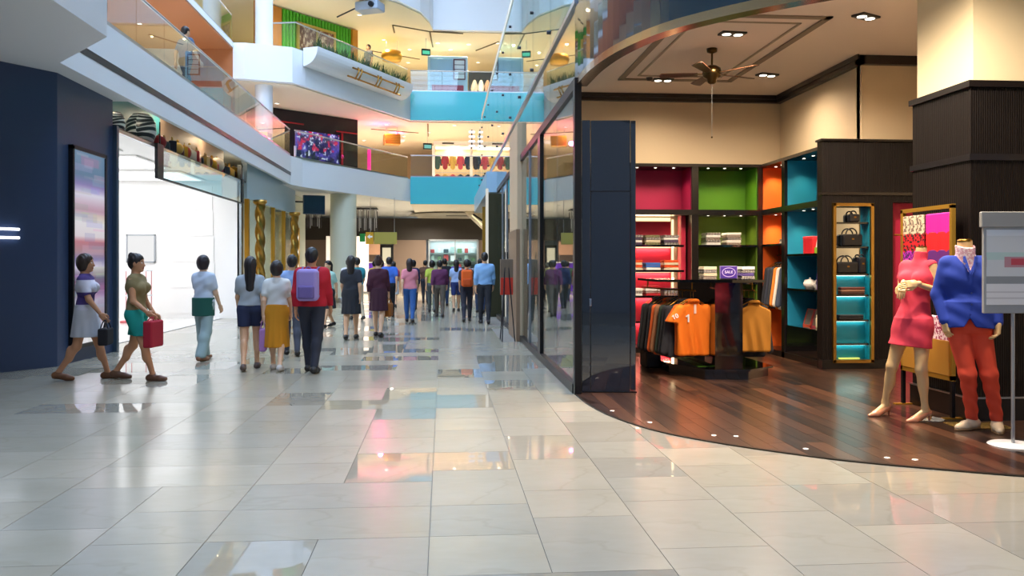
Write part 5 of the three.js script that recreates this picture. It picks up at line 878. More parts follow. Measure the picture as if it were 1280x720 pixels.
// ---------------------------------------------------------------- the two mannequins
const m_skin = phys(0xdfbd86, 0.35, { clearcoat: 0.25, clearcoatRoughness: 0.3 });
{ // woman: coral pink dress
  const t = thing('mannequin_woman', 'headless woman mannequin in a sleeveless pink high-necked dress and nude heels', 'mannequin', [4.495, 0.009, -7.86], -0.081);
  const nT = [0.115, 1.66, 0], nB = [0.106, 1.55, 0], shA = [0.035, 1.49, -0.12], shB = [0.165, 1.485, 0.1], elB = [0.222, 1.235, 0.15], wrB = [-0.05, 1.315, 0.24], elA = [-0.06, 1.24, -0.06], wrA = [-0.125, 1.305, 0.13];
  const hA = [-0.015, 0.9, -0.085], hB = [0.075, 0.9, 0.08], kA = [-0.13, 0.5, -0.09], kB = [0.05, 0.49, 0.13], aA = [-0.15, 0.135, -0.2], aB = [0.09, 0.135, 0.12];
  const fdA = [-0.93, 0, 0.37], fdB = [-0.96, 0, 0.28];                  // where the feet point
  const foot = (a, d, k) => [a[0] + d[0] * k, 0, a[2] + d[2] * k];
  const torso = (x, y, z) => {
    // chest turned to the left of the mall: axes of the ribcage
    const X = (x - 0.07) * 0.62 + (z - 0) * 0.78, Z = -(x - 0.07) * 0.78 + z * 0.62;           // Z: forward of the body, X: across
    let d = cap(X, y, Z * 1.25, [-0.07, 1.36, 0], [0.07, 1.36, 0], 0.105, 0.105);
    d = smin(d, ell(Math.abs(X), y, Z, [0.062, 1.355, 0.085], [0.055, 0.055, 0.05]), 0.04);
    d = smin(d, cap(X, y, Z * 1.2, [-0.12, 1.475, -0.01], [0.12, 1.475, -0.01], 0.042, 0.042), 0.06);
    return d * 0.85;
  };
  const low = (x, y, z) => { let d = ell(x, y, z, [0.06, 1.17, 0], [0.118, 0.16, 0.1]); return smin(d, ell(x, y, z, [0.035, 0.95, 0], [0.148, 0.16, 0.13]), 0.1); };
  const trunk = (x, y, z) => smin(torso(x, y, z), low(x, y, z), 0.1);
  const leg = (x, y, z, h, k, a) => smin(smin(cap(x, y, z, h, k, 0.085, 0.052), cap(x, y, z, k, a, 0.05, 0.03), 0.03), ell(x, y, z, lp([k[0] + 0.012, k[1], k[2] - 0.012], [a[0] + 0.012, a[1], a[2] - 0.012], 0.33), [0.046, 0.11, 0.046]), 0.03);
  const bare = (x, y, z, a, d) => { const b = foot(a, d, 0.13); return smin(cap(x, y, z, [a[0], a[1], a[2]], [a[0] - d[0] * 0.02, 0.105, a[2] - d[2] * 0.02], 0.03, 0.028), cap(x, y, z, [a[0], 0.1, a[2]], [b[0], 0.03, b[2]], 0.028, 0.026), 0.03); };
  const body = (x, y, z) => {
    let d = trunk(x, y, z);
    d = smin(d, cap(x, y, z, [0.1, 1.48, -0.01], nT, 0.054, 0.05), 0.04); d = Math.max(d, y - nT[1]);
    d = smin(d, leg(x, y, z, hA, kA, aA), 0.04); d = smin(d, leg(x, y, z, hB, kB, aB), 0.04);
    d = smin(d, smin(cap(x, y, z, shB, elB, 0.046, 0.036), cap(x, y, z, elB, wrB, 0.036, 0.023), 0.015), 0.03); d = smin(d, smin(cap(x, y, z, shA, elA, 0.046, 0.036), cap(x, y, z, elA, wrA, 0.036, 0.023), 0.015), 0.03);
    return smin(smin(d, bare(x, y, z, aA, fdA), 0.02), bare(x, y, z, aB, fdB), 0.02);
  };
  const hb = placed(hand(0.45, 0.003, true), wrB, [-0.98, -0.1, -0.06], [0.0, -0.35, -0.9], 0.95), ha = placed(hand(0.35, 0.003, false), wrA, [-0.35, -0.75, 0.45], [0.4, -0.3, -0.8], 0.95);
  M('body', mergeGeometries([nets(body, [-0.42, -0.02, -0.36], [0.36, 1.7, 0.34], 0.008), hb, ha]), m_skin, t);
  const dressBump = cloth(0xd23a52, { sheen: 0.5 });
  M('dress', nets((x, y, z) => {
    const cx = lerp(-0.005, 0.04, clamp((y - 0.68) / 0.3, 0, 1)), hem = 0.70 - (x - 0.05) * 0.1, wr = 0.004 * Math.sin(y * 34 + x * 22) * clamp((1.3 - y) * 2, 0, 1) + 0.004 * Math.sin(x * 40 + z * 30) * clamp((0.95 - y) * 3, 0, 1);
    let d = trunk(x, y, z) - 0.012;
    d = smin(d, (Math.hypot((x - cx), (z - 0.01) * 1.12) - lerp(0.178, 0.155, clamp((y - 0.68) / 0.3, 0, 1))) * 0.9 + Math.max(0, y - 0.98) * 1.4, 0.06);
    d = smin(d, Math.min(leg(x, y, z, hA, kA, aA), leg(x, y, z, hB, kB, aB)) - 0.014, 0.07);
    d = smin(d, smin(ell(x, y, z, [shA[0], shA[1], shA[2]], [0.05, 0.05, 0.05]), ell(x, y, z, shB, [0.05, 0.05, 0.05]), 0.01), 0.03);
    d = smin(d, cap(x, y, z, [0.1, 1.5, -0.01], [0.113, 1.615, 0], 0.064, 0.06), 0.03);
    d -= wr;
    d = smax(d, hem - y, 0.008); d = smax(d, y - 1.618 + (x - 0.11) * 0.1, 0.006);
    const arm = (s, e) => cap(x, y, z, lp(s, e, 0.1), e, 0.056, 0.052);
    return smax(smax(d, -arm(shA, elA), 0.012), -arm(shB, elB), 0.012);
  }, [-0.3, 0.62, -0.28], [0.36, 1.66, 0.3], 0.008), dressBump, t);
  M('dress_tag', bc(0.03, 0.012, 0.004, 0.12, 0.73, 0.15), m_white, t);
  M('neck_cap', cyl(0.046, 0.049, 0.012, nT[0], nT[1] + 0.003, nT[2]), m_brass, t);
  const nude = phys(0xc98a68, 0.3, { clearcoat: 0.5, clearcoatRoughness: 0.2 });
  for (const [a, d] of [[aA, fdA], [aB, fdB]]) {
    const b = foot(a, d, 0.12), tp = foot(a, d, 0.2), hl = foot(a, d, -0.035);
    const s = M('shoe', nets((x, y, z) => {
      let k = smin(cap(x, y, z, [hl[0], 0.085, hl[2]], [b[0], 0.02, b[2]], 0.034, 0.038), cap(x, y, z, [b[0], 0.02, b[2]], [tp[0], 0.012, tp[2]], 0.036, 0.016), 0.02);
      const u = (x - a[0]) * d[0] + (z - a[2]) * d[2];
      k = smax(k, y - (u < 0.06 ? 0.118 : lerp(0.118, 0.03, clamp((u - 0.06) / 0.05, 0, 1)) + (u > 0.1 ? 0.03 : 0)), 0.006);
      return Math.max(k, -y + 0.001);
    }, [Math.min(tp[0], hl[0]) - 0.07, -0.02, Math.min(tp[2], hl[2]) - 0.07], [Math.max(tp[0], hl[0]) + 0.07, 0.15, Math.max(tp[2], hl[2]) + 0.07], 0.006), nude, t);
    M('heel', new THREE.CylinderGeometry(0.02, 0.007, 0.075, 12).translate(hl[0] - d[0] * 0.012, 0.0375, hl[2] - d[2] * 0.012), nude, s);
  }
  const pl = thing('mannequin_stand', 'thin brass support rod and glass foot plate behind the pink mannequin', 'stand', [4.68, 0.009, -7.84]); M('foot_plate', lathe([[0, 0.006], [0.13, 0.006], [0.14, 0], [0, 0]], 32), phys(0xcfd6d4, 0.1, { metalness: 0.4 }), pl); M('rod', rod([0, 0.006, 0], [-0.07, 0.34, 0.02], 0.007), m_brass, pl); M('clip', bc(0.03, 0.05, 0.03, 0, 0.03, 0), m_goldPaint, pl);
}
{ // man: blue blazer, coral chinos
  const t = thing('mannequin_man', 'headless man mannequin in a blue blazer, pink shirt and coral chinos', 'mannequin', [4.733, 0.009, -7.29], -0.081);
  const nT = [-0.045, 1.715, 0], shA = [-0.185, 1.515, -0.05], shB = [0.155, 1.525, 0.04], elA = [-0.235, 1.22, -0.1], wrA = [-0.225, 0.985, 0.0], elB = [0.225, 1.21, 0.0], wrB = [0.185, 0.975, 0.12];
  const hA = [-0.095, 0.92, -0.02], hB = [0.075, 0.92, 0.02], kA = [-0.045, 0.51, 0.05], kB = [0.13, 0.51, 0.08], aA = [0.055, 0.1, -0.06], aB = [0.235, 0.1, 0.02], fdA = [-0.9, 0, 0.43], fdB = [-0.42, 0, 0.9];
  const trunk = (x, y, z) => {
    const X = (x + 0.012) * 0.95 + z * 0.3, Z = -(x + 0.012) * 0.3 + z * 0.95;
    let d = cap(X, y, Z * 1.3, [-0.09, 1.37, 0], [0.09, 1.37, 0], 0.128, 0.128); d = smin(d, cap(X, y, Z * 1.25, [-0.05, 1.12, 0], [0.05, 1.12, 0], 0.115, 0.12), 0.1); d = smin(d, cap(X, y, Z * 1.2, [-0.06, 0.95, 0], [0.06, 0.95, 0], 0.118, 0.118), 0.08);
    return smin(d, cap(X, y, Z * 1.2, [-0.14, 1.505, -0.01], [0.14, 1.505, -0.01], 0.052, 0.052), 0.08) * 0.85;
  };
  const leg = (x, y, z, h, k, a, g) => smin(cap(x, y, z, h, k, 0.094 + g, 0.062 + g), cap(x, y, z, k, a, 0.062 + g, 0.042 + g), 0.03);
  const body = (x, y, z) => {
    let d = smin(trunk(x, y, z), cap(x, y, z, [-0.03, 1.5, -0.01], nT, 0.066, 0.062), 0.04); d = Math.max(d, y - nT[1]);
    d = smin(d, leg(x, y, z, hA, kA, aA, -0.006), 0.03); d = smin(d, leg(x, y, z, hB, kB, aB, -0.006), 0.03);
    d = smin(d, smin(cap(x, y, z, shA, elA, 0.052, 0.042), cap(x, y, z, elA, wrA, 0.042, 0.027), 0.02), 0.03); return smin(d, smin(cap(x, y, z, shB, elB, 0.052, 0.042), cap(x, y, z, elB, wrB, 0.042, 0.027), 0.02), 0.03);
  };
  M('body', mergeGeometries([nets(body, [-0.34, 0.06, -0.28], [0.36, 1.75, 0.3], 0.01), placed(hand(0.6, 0.003, false), wrA, [0.1, -1, 0.15], [1, 0, -0.2], 1.05), placed(hand(0.75, 0.003, true), wrB, [-0.15, -1, 0.15], [-0.95, 0, -0.1], 1.1)]), m_skin, t);
  const m_blazer = cloth(0x16379c, { sheen: 0.4 });
  const sleeve = (x, y, z, s, e, w) => smin(cap(x, y, z, [s[0], s[1] - 0.012, s[2]], e, 0.064, 0.058), cap(x, y, z, e, lp(e, w, 0.97), 0.06, 0.046), 0.03);
  const jb = (x, y, z) => { let d = trunk(x, y, z) - 0.026; d = smin(d, (Math.hypot((x + 0.005) * 0.82, z * 1.15) - lerp(0.185, 0.155, clamp((y - 0.9) / 0.25, 0, 1))) * 0.85 + Math.max(0, y - 1.16) * 1.3, 0.06); return d - 0.003 * Math.sin(y * 46 + x * 30); };
  M('blazer', nets((x, y, z) => {
    const X = (x + 0.02) * 0.95 + z * 0.3, Z = -(x + 0.02) * 0.3 + z * 0.95;
    let d = smax(jb(x, y, z), (0.925 + Math.abs(X + 0.01) * -0.12 + 0.02) - y, 0.008);
    if (Z > 0) { const vee = Math.abs(X + 0.005) - clamp((y - 1.42) * 0.5, -0.02, 0.085), open = Math.abs(X + 0.005) - clamp((1.02 - y) * 0.6, 0.003, 0.1); d = smax(d, -Math.max(vee, 1.42 - y, 0.03 - Z), 0.006); d = smax(d, -Math.max(open, y - 1.05, 0.04 - Z), 0.006); }
    d = smax(d, y - 1.575, 0.01); d = smax(d, -(Math.hypot(x + 0.035, z) - 0.068 + Math.max(0, 1.5 - y) * 0.8), 0.008);
    return smin(smin(d, sleeve(x, y, z, shA, elA, wrA), 0.02), sleeve(x, y, z, shB, elB, wrB), 0.02);
  }, [-0.36, 0.86, -0.3], [0.36, 1.62, 0.32], 0.007), m_blazer, t);
  const m_pinkShirt = cloth(0xffffff, { sheen: 0, map: tex(64, 64, (u, v) => mixc([0.85, 0.66, 0.72], [0.96, 0.9, 0.92], clamp((fbm(u, v, 10, 10, 2, 4) - 0.45) * 6, 0, 1)), true, [9, 9]) });
  M('shirt', nets((x, y, z) => { let d = trunk(x, y, z) - 0.012; d = smin(d, cap(x, y, z, [-0.035, 1.5, 0], [-0.043, 1.66, 0.004], 0.078, 0.082), 0.02); d = smax(d, y - 1.672 + Math.max(0, z) * 0.35, 0.006); d = smax(d, 1.0 - y, 0.01); return smax(d, -cap(x, y, z, [-0.04, 1.64, 0], [-0.045, 1.72, 0], 0.066, 0.07), 0.004); }, [-0.24, 0.98, -0.2], [0.22, 1.72, 0.22], 0.009), m_pinkShirt, t);
  M('neck_cap', lathe([[0, 0.012], [0.045, 0.01], [0.062, 0], [0.062, -0.02]], 28).translate(nT[0], nT[1], nT[2]), m_brass, t);
  for (const [s, lab] of [[-1, 'a'], [1, 'b']]) { // lapels follow the opening
    const sh = new THREE.Shape(); sh.moveTo(0, 0); sh.lineTo(0.05, 0.085); sh.lineTo(0.038, 0.1); sh.lineTo(0.062, 0.115); sh.lineTo(0.066, 0.165); sh.lineTo(0.05, 0.165); sh.lineTo(0.012, 0.05);
    const g = extrude(sh, 0.006, 0.002); g.scale(s, 1, 1); if (s < 0) { const i = g.attributes.position; for (let q = 0; q < i.count; q += 3) for (const a of Object.values(g.attributes)) for (let c = 0; c < a.itemSize; c++) { const v = a.getComponent(q, c); a.setComponent(q, c, a.getComponent(q + 2, c)); a.setComponent(q + 2, c, v); } g.computeVertexNormals(); }
    g.rotateX(-0.27).rotateY(s * 0.35 - 0.3).translate(-0.06 + s * 0.006, 1.405, 0.142); M('lapel', g, m_blazer, t);
  }
  for (const y of [1.14, 1.24]) M('button', cyl(0.008, 0.008, 0.006).rotateX(PI / 2).translate(-0.062, y, 0.147), phys(0x2a3f80, 0.3), t);
  M('breast_pocket', bc(0.09, 0.018, 0.006).rotateY(0.25).translate(0.07, 1.395, 0.118), m_blazer, t);
  M('chinos', nets((x, y, z) => {
    let d = smin(smin(leg(x, y, z, hA, kA, aA, 0.008), leg(x, y, z, hB, kB, aB, 0.008), 0.025), trunk(x, y, z) - 0.014 + Math.max(0, 0.88 - y) * 1.5, 0.04);
    d -= 0.004 * Math.sin(y * 60 + x * 40) * clamp((0.62 - y) * 4, 0, 1); d = smax(d, y - 1.06, 0.01); return smax(d, 0.085 - y, 0.006);
  }, [-0.25, 0.06, -0.2], [0.34, 1.08, 0.22], 0.008), cloth(0xd9492e), t);
  const m_shoe = phys(0xc9b394, 0.6);
  for (const [a, d] of [[aA, fdA], [aB, fdB]]) {
    const q = (k) => [a[0] + d[0] * k, 0, a[2] + d[2] * k], h = q(-0.05), b = q(0.1), tp = q(0.19);
    const lo = [Math.min(h[0], tp[0]) - 0.07, -0.02, Math.min(h[2], tp[2]) - 0.07], hi = [Math.max(h[0], tp[0]) + 0.07, 0.16, Math.max(h[2], tp[2]) + 0.07];
    const s = M('shoe', nets((x, y, z) => Math.max(smin(smin(cap(x, y, z, [h[0], 0.05, h[2]], [b[0], 0.035, b[2]], 0.043, 0.045), cap(x, y, z, [b[0], 0.035, b[2]], [tp[0], 0.028, tp[2]], 0.045, 0.03), 0.02), cap(x, y, z, [a[0], 0.05, a[2]], [a[0], 0.1, a[2]], 0.046, 0.042), 0.03), 0.014 - y, y - 0.108), lo, hi, 0.007), m_shoe, t);
    M('sole', nets((x, y, z) => Math.max(smin(cap(x, 0.03, z, [h[0], 0.03, h[2]], [b[0], 0.03, b[2]], 0.044, 0.046), cap(x, 0.03, z, [b[0], 0.03, b[2]], [tp[0], 0.03, tp[2]], 0.046, 0.032), 0.02), y - 0.016, -y + 0.001), lo, [hi[0], 0.05, hi[2]], 0.006), phys(0x8a6a48, 0.6), s);
    for (let k = 0; k < 3; k++) M('lace', rod([a[0] + d[0] * (0.05 + k * 0.018) - d[2] * 0.022, 0.078 - k * 0.004, a[2] + d[2] * (0.05 + k * 0.018) + d[0] * 0.022], [a[0] + d[0] * (0.05 + k * 0.018) + d[2] * 0.022, 0.078 - k * 0.004, a[2] + d[2] * (0.05 + k * 0.018) - d[0] * 0.022], 0.004, 6), phys(0xe0d2b8, 0.7), s);
  }
  const pl = M('foot_plate', rb(0.5, 0.008, 0.3, 0.004), phys(0xa88a4a, 0.25, { metalness: 0.6 })); pl.position.set(4.93, 0.0135, -7.47); pl.rotation.y = -0.1; tag(pl, 'thin brass foot plate on the planks behind the man mannequin', 'foot plate');
}
{ // gilt rack of scarves on the pillar's side
  const t = thing('scarf_rack', 'gilt frame rack of coloured scarves beside the dark pillar', 'display rack', [4.91, 0, -8.27], PI / 2);
  M('upright', bc(0.04, 1.7, 0.04, -0.44, 1.23, 0), m_goldPaint, t); M('upright', bc(0.04, 1.7, 0.04, 0.44, 1.23, 0), m_goldPaint, t); M('top_rail', bc(0.92, 0.04, 0.04, 0, 2.07, 0), m_goldPaint, t); M('bottom_rail', bc(0.92, 0.05, 0.04, 0, 0.4, 0), m_goldPaint, t); M('base_panel', rb(0.84, 0.34, 0.03, 0.005, 0, 0.59, -0.01), phys(0xa87a2e, 0.4), t);
  for (const x of [-0.44, 0.44]) { M('leg', bc(0.035, 0.39, 0.035, x, 0.195, 0), m_darkMetal, t); M('foot', bc(0.05, 0.02, 0.2, x, 0.012, 0), m_goldPaint, t); }
  for (const y of [2.0, 1.82, 1.64, 0.98]) M('scarf_bar', rod([-0.43, y, 0], [0.43, y, 0], 0.009), m_brass, t);
  M('wall_bracket', rod([0.44, 1.82, 0], [0.44, 1.82, -0.1], 0.009), m_brass, t); M('bracket_knob', new THREE.SphereGeometry(0.022, 14, 10).translate(0.46, 1.82, 0.0), m_brass, t);
  const flor = (a, b, s) => phys(0xffffff, 0.6, { map: tex(128, 128, (u, v) => mixc(a, b, clamp((fbm(u, v, 7, 7, 3, s) - 0.5) * 14, 0, 1)), true, [7, 7]) });
  const sc = (x, y, h, m, label) => { // cloth folded over the bar: front and back fall
    const w = 0.41, p = [], n = 14, s = new THREE.Shape(); s.moveTo(0.014, -h); s.lineTo(0.015, -0.01); s.absarc(0, 0, 0.015, 0, PI, false); s.lineTo(-0.014, -h * 0.8); s.lineTo(-0.01, -h * 0.8); s.lineTo(-0.011, 0); s.absarc(0, 0, 0.011, PI, 0, true); s.lineTo(0.008, -h);
    const g = uvm(new THREE.ExtrudeGeometry(s, { depth: w, bevelEnabled: false, curveSegments: 6, steps: 12 })), q = g.attributes.position; for (let i = 0; i < q.count; i++) q.setX(i, q.getX(i) + 0.0015 * Math.sin(q.getZ(i) * 40) * clamp(-q.getY(i) * 8, 0, 1)); g.computeVertexNormals();
    const o = M('scarf', g, m); o.position.set(4.91, y, -8.27 - x - (x < 0 ? 0 : w) ); o.position.z = -8.27 - x + (x > 0 ? -0.0 : 0); o.scale.x = -1; tag(o, label, 'scarf'); o.position.set(4.91, y, x > 0 ? -8.27 - 0.43 : -8.27 + 0.01); return o;
  };
  sc(1, 2.0, 0.19, flor([0.85, 0.78, 0.68], [0.42, 0.36, 0.32], 3), 'cream patterned scarf at the top of the gilt rack'); sc(-1, 2.0, 0.19, phys(0xd0109a, 0.6), 'plain magenta scarf at the top of the gilt rack');
  sc(1, 1.82, 0.19, flor([0.78, 0.05, 0.12], [0.12, 0.03, 0.06], 7), 'red scarf with dark flowers on the gilt rack'); sc(-1, 1.82, 0.19, phys(0xd40f1c, 0.6), 'plain red scarf on the gilt rack');
  sc(1, 1.64, 0.24, flor([0.72, 0.12, 0.72], [0.25, 0.06, 0.35], 9), 'purple patterned scarf on the gilt rack'); sc(-1, 1.64, 0.24, phys(0x5a1a78, 0.6), 'plain dark purple scarf on the gilt rack'); sc(-1, 0.98, 0.4, flor([0.88, 0.82, 0.86], [0.55, 0.12, 0.32], 12), 'long pale floral scarf hanging low on the gilt rack');
}
{ // standing poster
  const t = thing('poster_stand', 'grey poster holder on a slim pole with a round white foot', 'sign stand', [4.70, 0.009, -6.66], -0.6 + 0.52);
  M('foot', lathe([[0, 0.018], [0.03, 0.018], [0.175, 0.012], [0.19, 0.004], [0.19, 0], [0, 0]], 40), phys(0xe2e2e0, 0.35), t); M('pole', cyl(0.014, 0.014, 1.15, 0, 0.585, 0), phys(0xb4b6b8, 0.3, { metalness: 0.7 }), t);
  M('board', rb(0.5, 0.82, 0.035, 0.006, 0.0, 1.5, 0), phys(0xa2a3a2, 0.45), t); M('clamp_strip', rb(0.52, 0.13, 0.05, 0.008, -0.01, 1.865, 0.002), phys(0x9a9c9a, 0.4), t);
  const pic = canvasTex(256, 256, (c, w, h) => { c.fillStyle = '#cfd4d6'; c.fillRect(0, 0, w, h); const band = (y, hh, k) => { c.fillStyle = k; c.fillRect(0, y * h, w, hh * h); }; band(0, 0.08, '#dfe4e8'); band(0.3, 0.1, '#b7d0cc'); band(0.62, 0.1, '#8f9496'); c.filter = 'none'; c.fillStyle = '#b98a94'; c.fillRect(80, 92, 176, 36); c.fillStyle = '#c24a58'; c.fillRect(110, 98, 146, 22); c.fillStyle = '#c9584a'; c.fillRect(170, 4, 86, 18); band(0.72, 0.28, '#e2e1e0'); band(0.82, 0.02, '#c8c6c6'); band(0.9, 0.02, '#c8c6c6'); });
  M('poster', new THREE.BoxGeometry(0.47, 0.62, 0.004).translate(0.005, 1.47, 0.0195), phys(0xffffff, 0.5, { map: pic }), t);
}
// ---------------------------------------------------------------- people
const SKIN = [0xd9a982, 0xc98f68, 0xe6bb98, 0xb87f58].map((c) => new THREE.Color(c));
const m_person = new THREE.MeshPhysicalMaterial({ color: 0xffffff, vertexColors: true, roughness: 0.5 });
function person(o) {
  const t = thing('person', o.label, 'person', [o.at[0], o.y ?? 0, o.at[1]], o.turn ?? PI, o.group), sc = (o.H ?? 1.65) / 1.7;
  t.scale.setScalar(sc);
  const cell = o.far ? 0.026 : 0.015, fem = !o.male, sw = fem ? 0.15 : 0.178, skin = SKIN[o.skin ?? 0];
  // joints
  const st = o.stride ?? 1, lead = o.lead ?? 1, J = {};
  const leg = (s) => { const f = s === lead, th = f ? 0.34 * st : -0.2 * st, kb = f ? 0.06 : 0.34 * st + 0.04, hip = [s * 0.088, 0.9, 0], k = [s * 0.085, 0.9 - 0.43 * Math.cos(th), 0.43 * Math.sin(th)], a = [s * 0.082, k[1] - 0.4 * Math.cos(th - kb), k[2] + 0.4 * Math.sin(th - kb)]; return { hip, k, a }; };
  J[1] = leg(1); J[-1] = leg(-1);
  const dy = 0.085 - Math.min(J[1].a[1], J[-1].a[1]);
  for (const s of [1, -1]) for (const k of ['hip', 'k', 'a']) J[s][k][1] += dy;
  for (const s of [1, -1]) {
    const A = (s === 1 ? o.armL : o.armR) ?? {}, sw2 = A.swing ?? (s === lead ? -0.35 : 0.35) * st, b = A.bend ?? 0.3, out = A.out ?? 0.13;
    J[s].sh = [s * sw, 1.36 + dy, 0]; J[s].el = [s * (sw + 0.28 * Math.sin(out)), 1.36 + dy - 0.28 * Math.cos(sw2) * Math.cos(out), 0.28 * Math.sin(sw2)];
    const a = sw2 + b, inn = A.inn ?? 0; J[s].wr = [J[s].el[0] - s * 0.24 * Math.sin(inn), J[s].el[1] - 0.24 * Math.cos(a) * Math.cos(inn), J[s].el[2] + 0.24 * Math.sin(a) * Math.cos(inn)];
    const lift = J[s].a[1] - 0.085; J[s].heel = [J[s].a[0], J[s].a[1] - 0.045, J[s].a[2] - 0.045]; const pitch = Math.min(1.1, Math.asin(clamp(lift / 0.2, 0, 0.9)));
    J[s].toe = [J[s].a[0] + s * 0.012, Math.max(0.028, J[s].a[1] - 0.055 - 0.19 * Math.sin(pitch)), J[s].a[2] + 0.19 * Math.cos(pitch) - 0.02]; J[s].ball = lp(J[s].heel, J[s].toe, 0.68);
    J[s].heel[1] = Math.max(J[s].heel[1], 0.036); J[s].ball[1] = Math.max(J[s].ball[1], 0.034);
  }
  const Y = (y) => y + dy;
  const torso = (x, y, z) => {
    const zz = z * 1.3; y -= dy;
    let d = cap(x, y, zz, [-0.055, 0.93, 0], [0.055, 0.93, 0], fem ? 0.114 : 0.106, fem ? 0.114 : 0.106);
    d = smin(d, cap(x, y, zz, [-0.02, 1.08, 0], [0.02, 1.12, 0], fem ? 0.098 : 0.115, fem ? 0.1 : 0.12), 0.09); d = smin(d, cap(x, y, zz, [-0.07, 1.27, 0], [0.07, 1.27, 0], fem ? 0.108 : 0.125, fem ? 0.108 : 0.125), 0.08);
    if (fem) d = smin(d, ell(Math.abs(x), y, z, [0.065, 1.255, 0.085], [0.055, 0.055, 0.045]), 0.03);
    return smin(d, smin(cap(x, y, zz, [0, 1.385, 0], [sw - 0.03, 1.352, 0], 0.05, 0.045), cap(x, y, zz, [0, 1.385, 0], [-sw + 0.03, 1.352, 0], 0.05, 0.045), 0.02), 0.07) * 0.85;
  };
  const arm = (x, y, z, s, g = 0) => smin(cap(x, y, z, J[s].sh, J[s].el, 0.049 + g, 0.039 + g), cap(x, y, z, J[s].el, J[s].wr, 0.039 + g, 0.025 + g), 0.02);
  const legD = (x, y, z, s, g = 0) => smin(smin(cap(x, y, z, J[s].hip, J[s].k, 0.086 + g, 0.056 + g), cap(x, y, z, J[s].k, J[s].a, 0.053 + g, 0.034 + g), 0.03), ell(x, y, z, lp([J[s].k[0], J[s].k[1], J[s].k[2] - 0.02], [J[s].a[0], J[s].a[1], J[s].a[2] - 0.015], 0.3), [0.048 + g, 0.11, 0.048 + g]), 0.03);
  const foot = (x, y, z, s, g = 0) => smin(cap(x, y, z, J[s].heel, J[s].ball, 0.034 + g, 0.034 + g), cap(x, y, z, J[s].ball, J[s].toe, 0.034 + g, 0.024 + g), 0.02);
  const body = (x, y, z) => {
    let d = smin(torso(x, y, z), cap(x, y, z, [0, Y(1.36), -0.012], [0, Y(1.5), -0.012], 0.058, 0.053), 0.05);
    for (const s of [1, -1]) { d = smin(d, arm(x, y, z, s), 0.03); d = smin(d, legD(x, y, z, s), 0.03); d = smin(d, smin(foot(x, y, z, s, -0.008), cap(x, y, z, J[s].a, J[s].heel, 0.034, 0.03), 0.02), 0.02); }
    return d;
  };
  const zs = [J[1], J[-1]].flatMap((j) => [j.toe[2], j.heel[2], j.wr[2], j.a[2]]), z0 = Math.min(...zs) - 0.12, z1 = Math.max(...zs) + 0.12, xw = Math.max(Math.abs(J[1].wr[0]), Math.abs(J[-1].wr[0]), Math.abs(J[1].el[0]), 0.26) + 0.09;
  const head = headGeo(o.far ? 0.011 : 0.006), hairC = new THREE.Color(o.hair?.c ?? 0x17120f), white = new THREE.Color(0xece8e2), lip = skin.clone().lerp(new THREE.Color(0xa83a40), 0.55);
  paint(head, (x, y, z) => { const ax = Math.abs(x); const e = Math.hypot(ax - 0.031, y - 0.003); if (z > 0.07 && e < 0.0125 && Math.abs(y - 0.003) < 0.008) return e < 0.0062 ? hairC : white; if (z > 0.06 && Math.abs(y - 0.024) < 0.005 && ax > 0.014 && ax < 0.05) return hairC; if (z > 0.074 && Math.abs(y + 0.068) < 0.0105 && ax < 0.025) return lip; return skin; });
  const hq = new THREE.Matrix4().makeRotationY(o.look ?? 0).setPosition(0, Y(1.585), 0.012); head.applyMatrix4(hq);
  const parts = [paint(nets(body, [-xw, -0.01, z0], [xw, Y(1.52), z1], cell), () => skin), head];
  for (const s of [1, -1]) { const d = [J[s].wr[0] - J[s].el[0], J[s].wr[1] - J[s].el[1], J[s].wr[2] - J[s].el[2]]; parts.push(paint(placed(hand(0.5, o.far ? 0.008 : 0.0045, s < 0), J[s].wr, d, [-s, 0, 0.15], 0.95), () => skin)); }
  M('body', mergeGeometries(parts), m_person, t);
  // hair
  const H = o.hair ?? {}, hl = (x, y, z) => {
    const q = y - Y(1.585), zz = z - 0.012;
    let d = ell(x, q, zz, [0, 0.038, -0.02], [0.086, 0.094, 0.102]);
    if (H.long) d = smin(d, cap(x, q, zz * 1.4, [0, -0.02, -0.11], [0, -H.long, -0.125], 0.085, 0.07), 0.06); else if (H.bob) d = smin(d, ell(x, q, zz, [0, -0.02, -0.035], [0.095, 0.11, 0.085]), 0.05); else d = smin(d, ell(x, q, zz, [0, -0.01, -0.055], [0.076, 0.085, 0.06]), 0.04);
    if (H.bun) d = smin(d, Math.hypot(x, q - 0.1, zz + 0.08) - 0.042, 0.02);
    d = smax(d, -ell(x, q, zz, [0, -0.055, 0.095], [0.07, 0.105, 0.085]), 0.015);
    return d + 0.002 * Math.sin(x * 150 + z * 90) * (o.far ? 0 : 1);
  };
  M('hair', nets(hl, [-0.12, Y(1.585) - (H.long ? H.long + 0.1 : 0.16), -0.24], [0.12, Y(1.585) + 0.17, 0.13], o.far ? 0.014 : 0.008), phys(hairC, 0.5), t);
  // clothes
  const T = o.top, hem = Y(T.hem ?? 0.97), tl = T.loose ?? 0.016, tm = cloth(T.c, T.map ? { map: T.map, color: 0xffffff, sheen: 0 } : {});
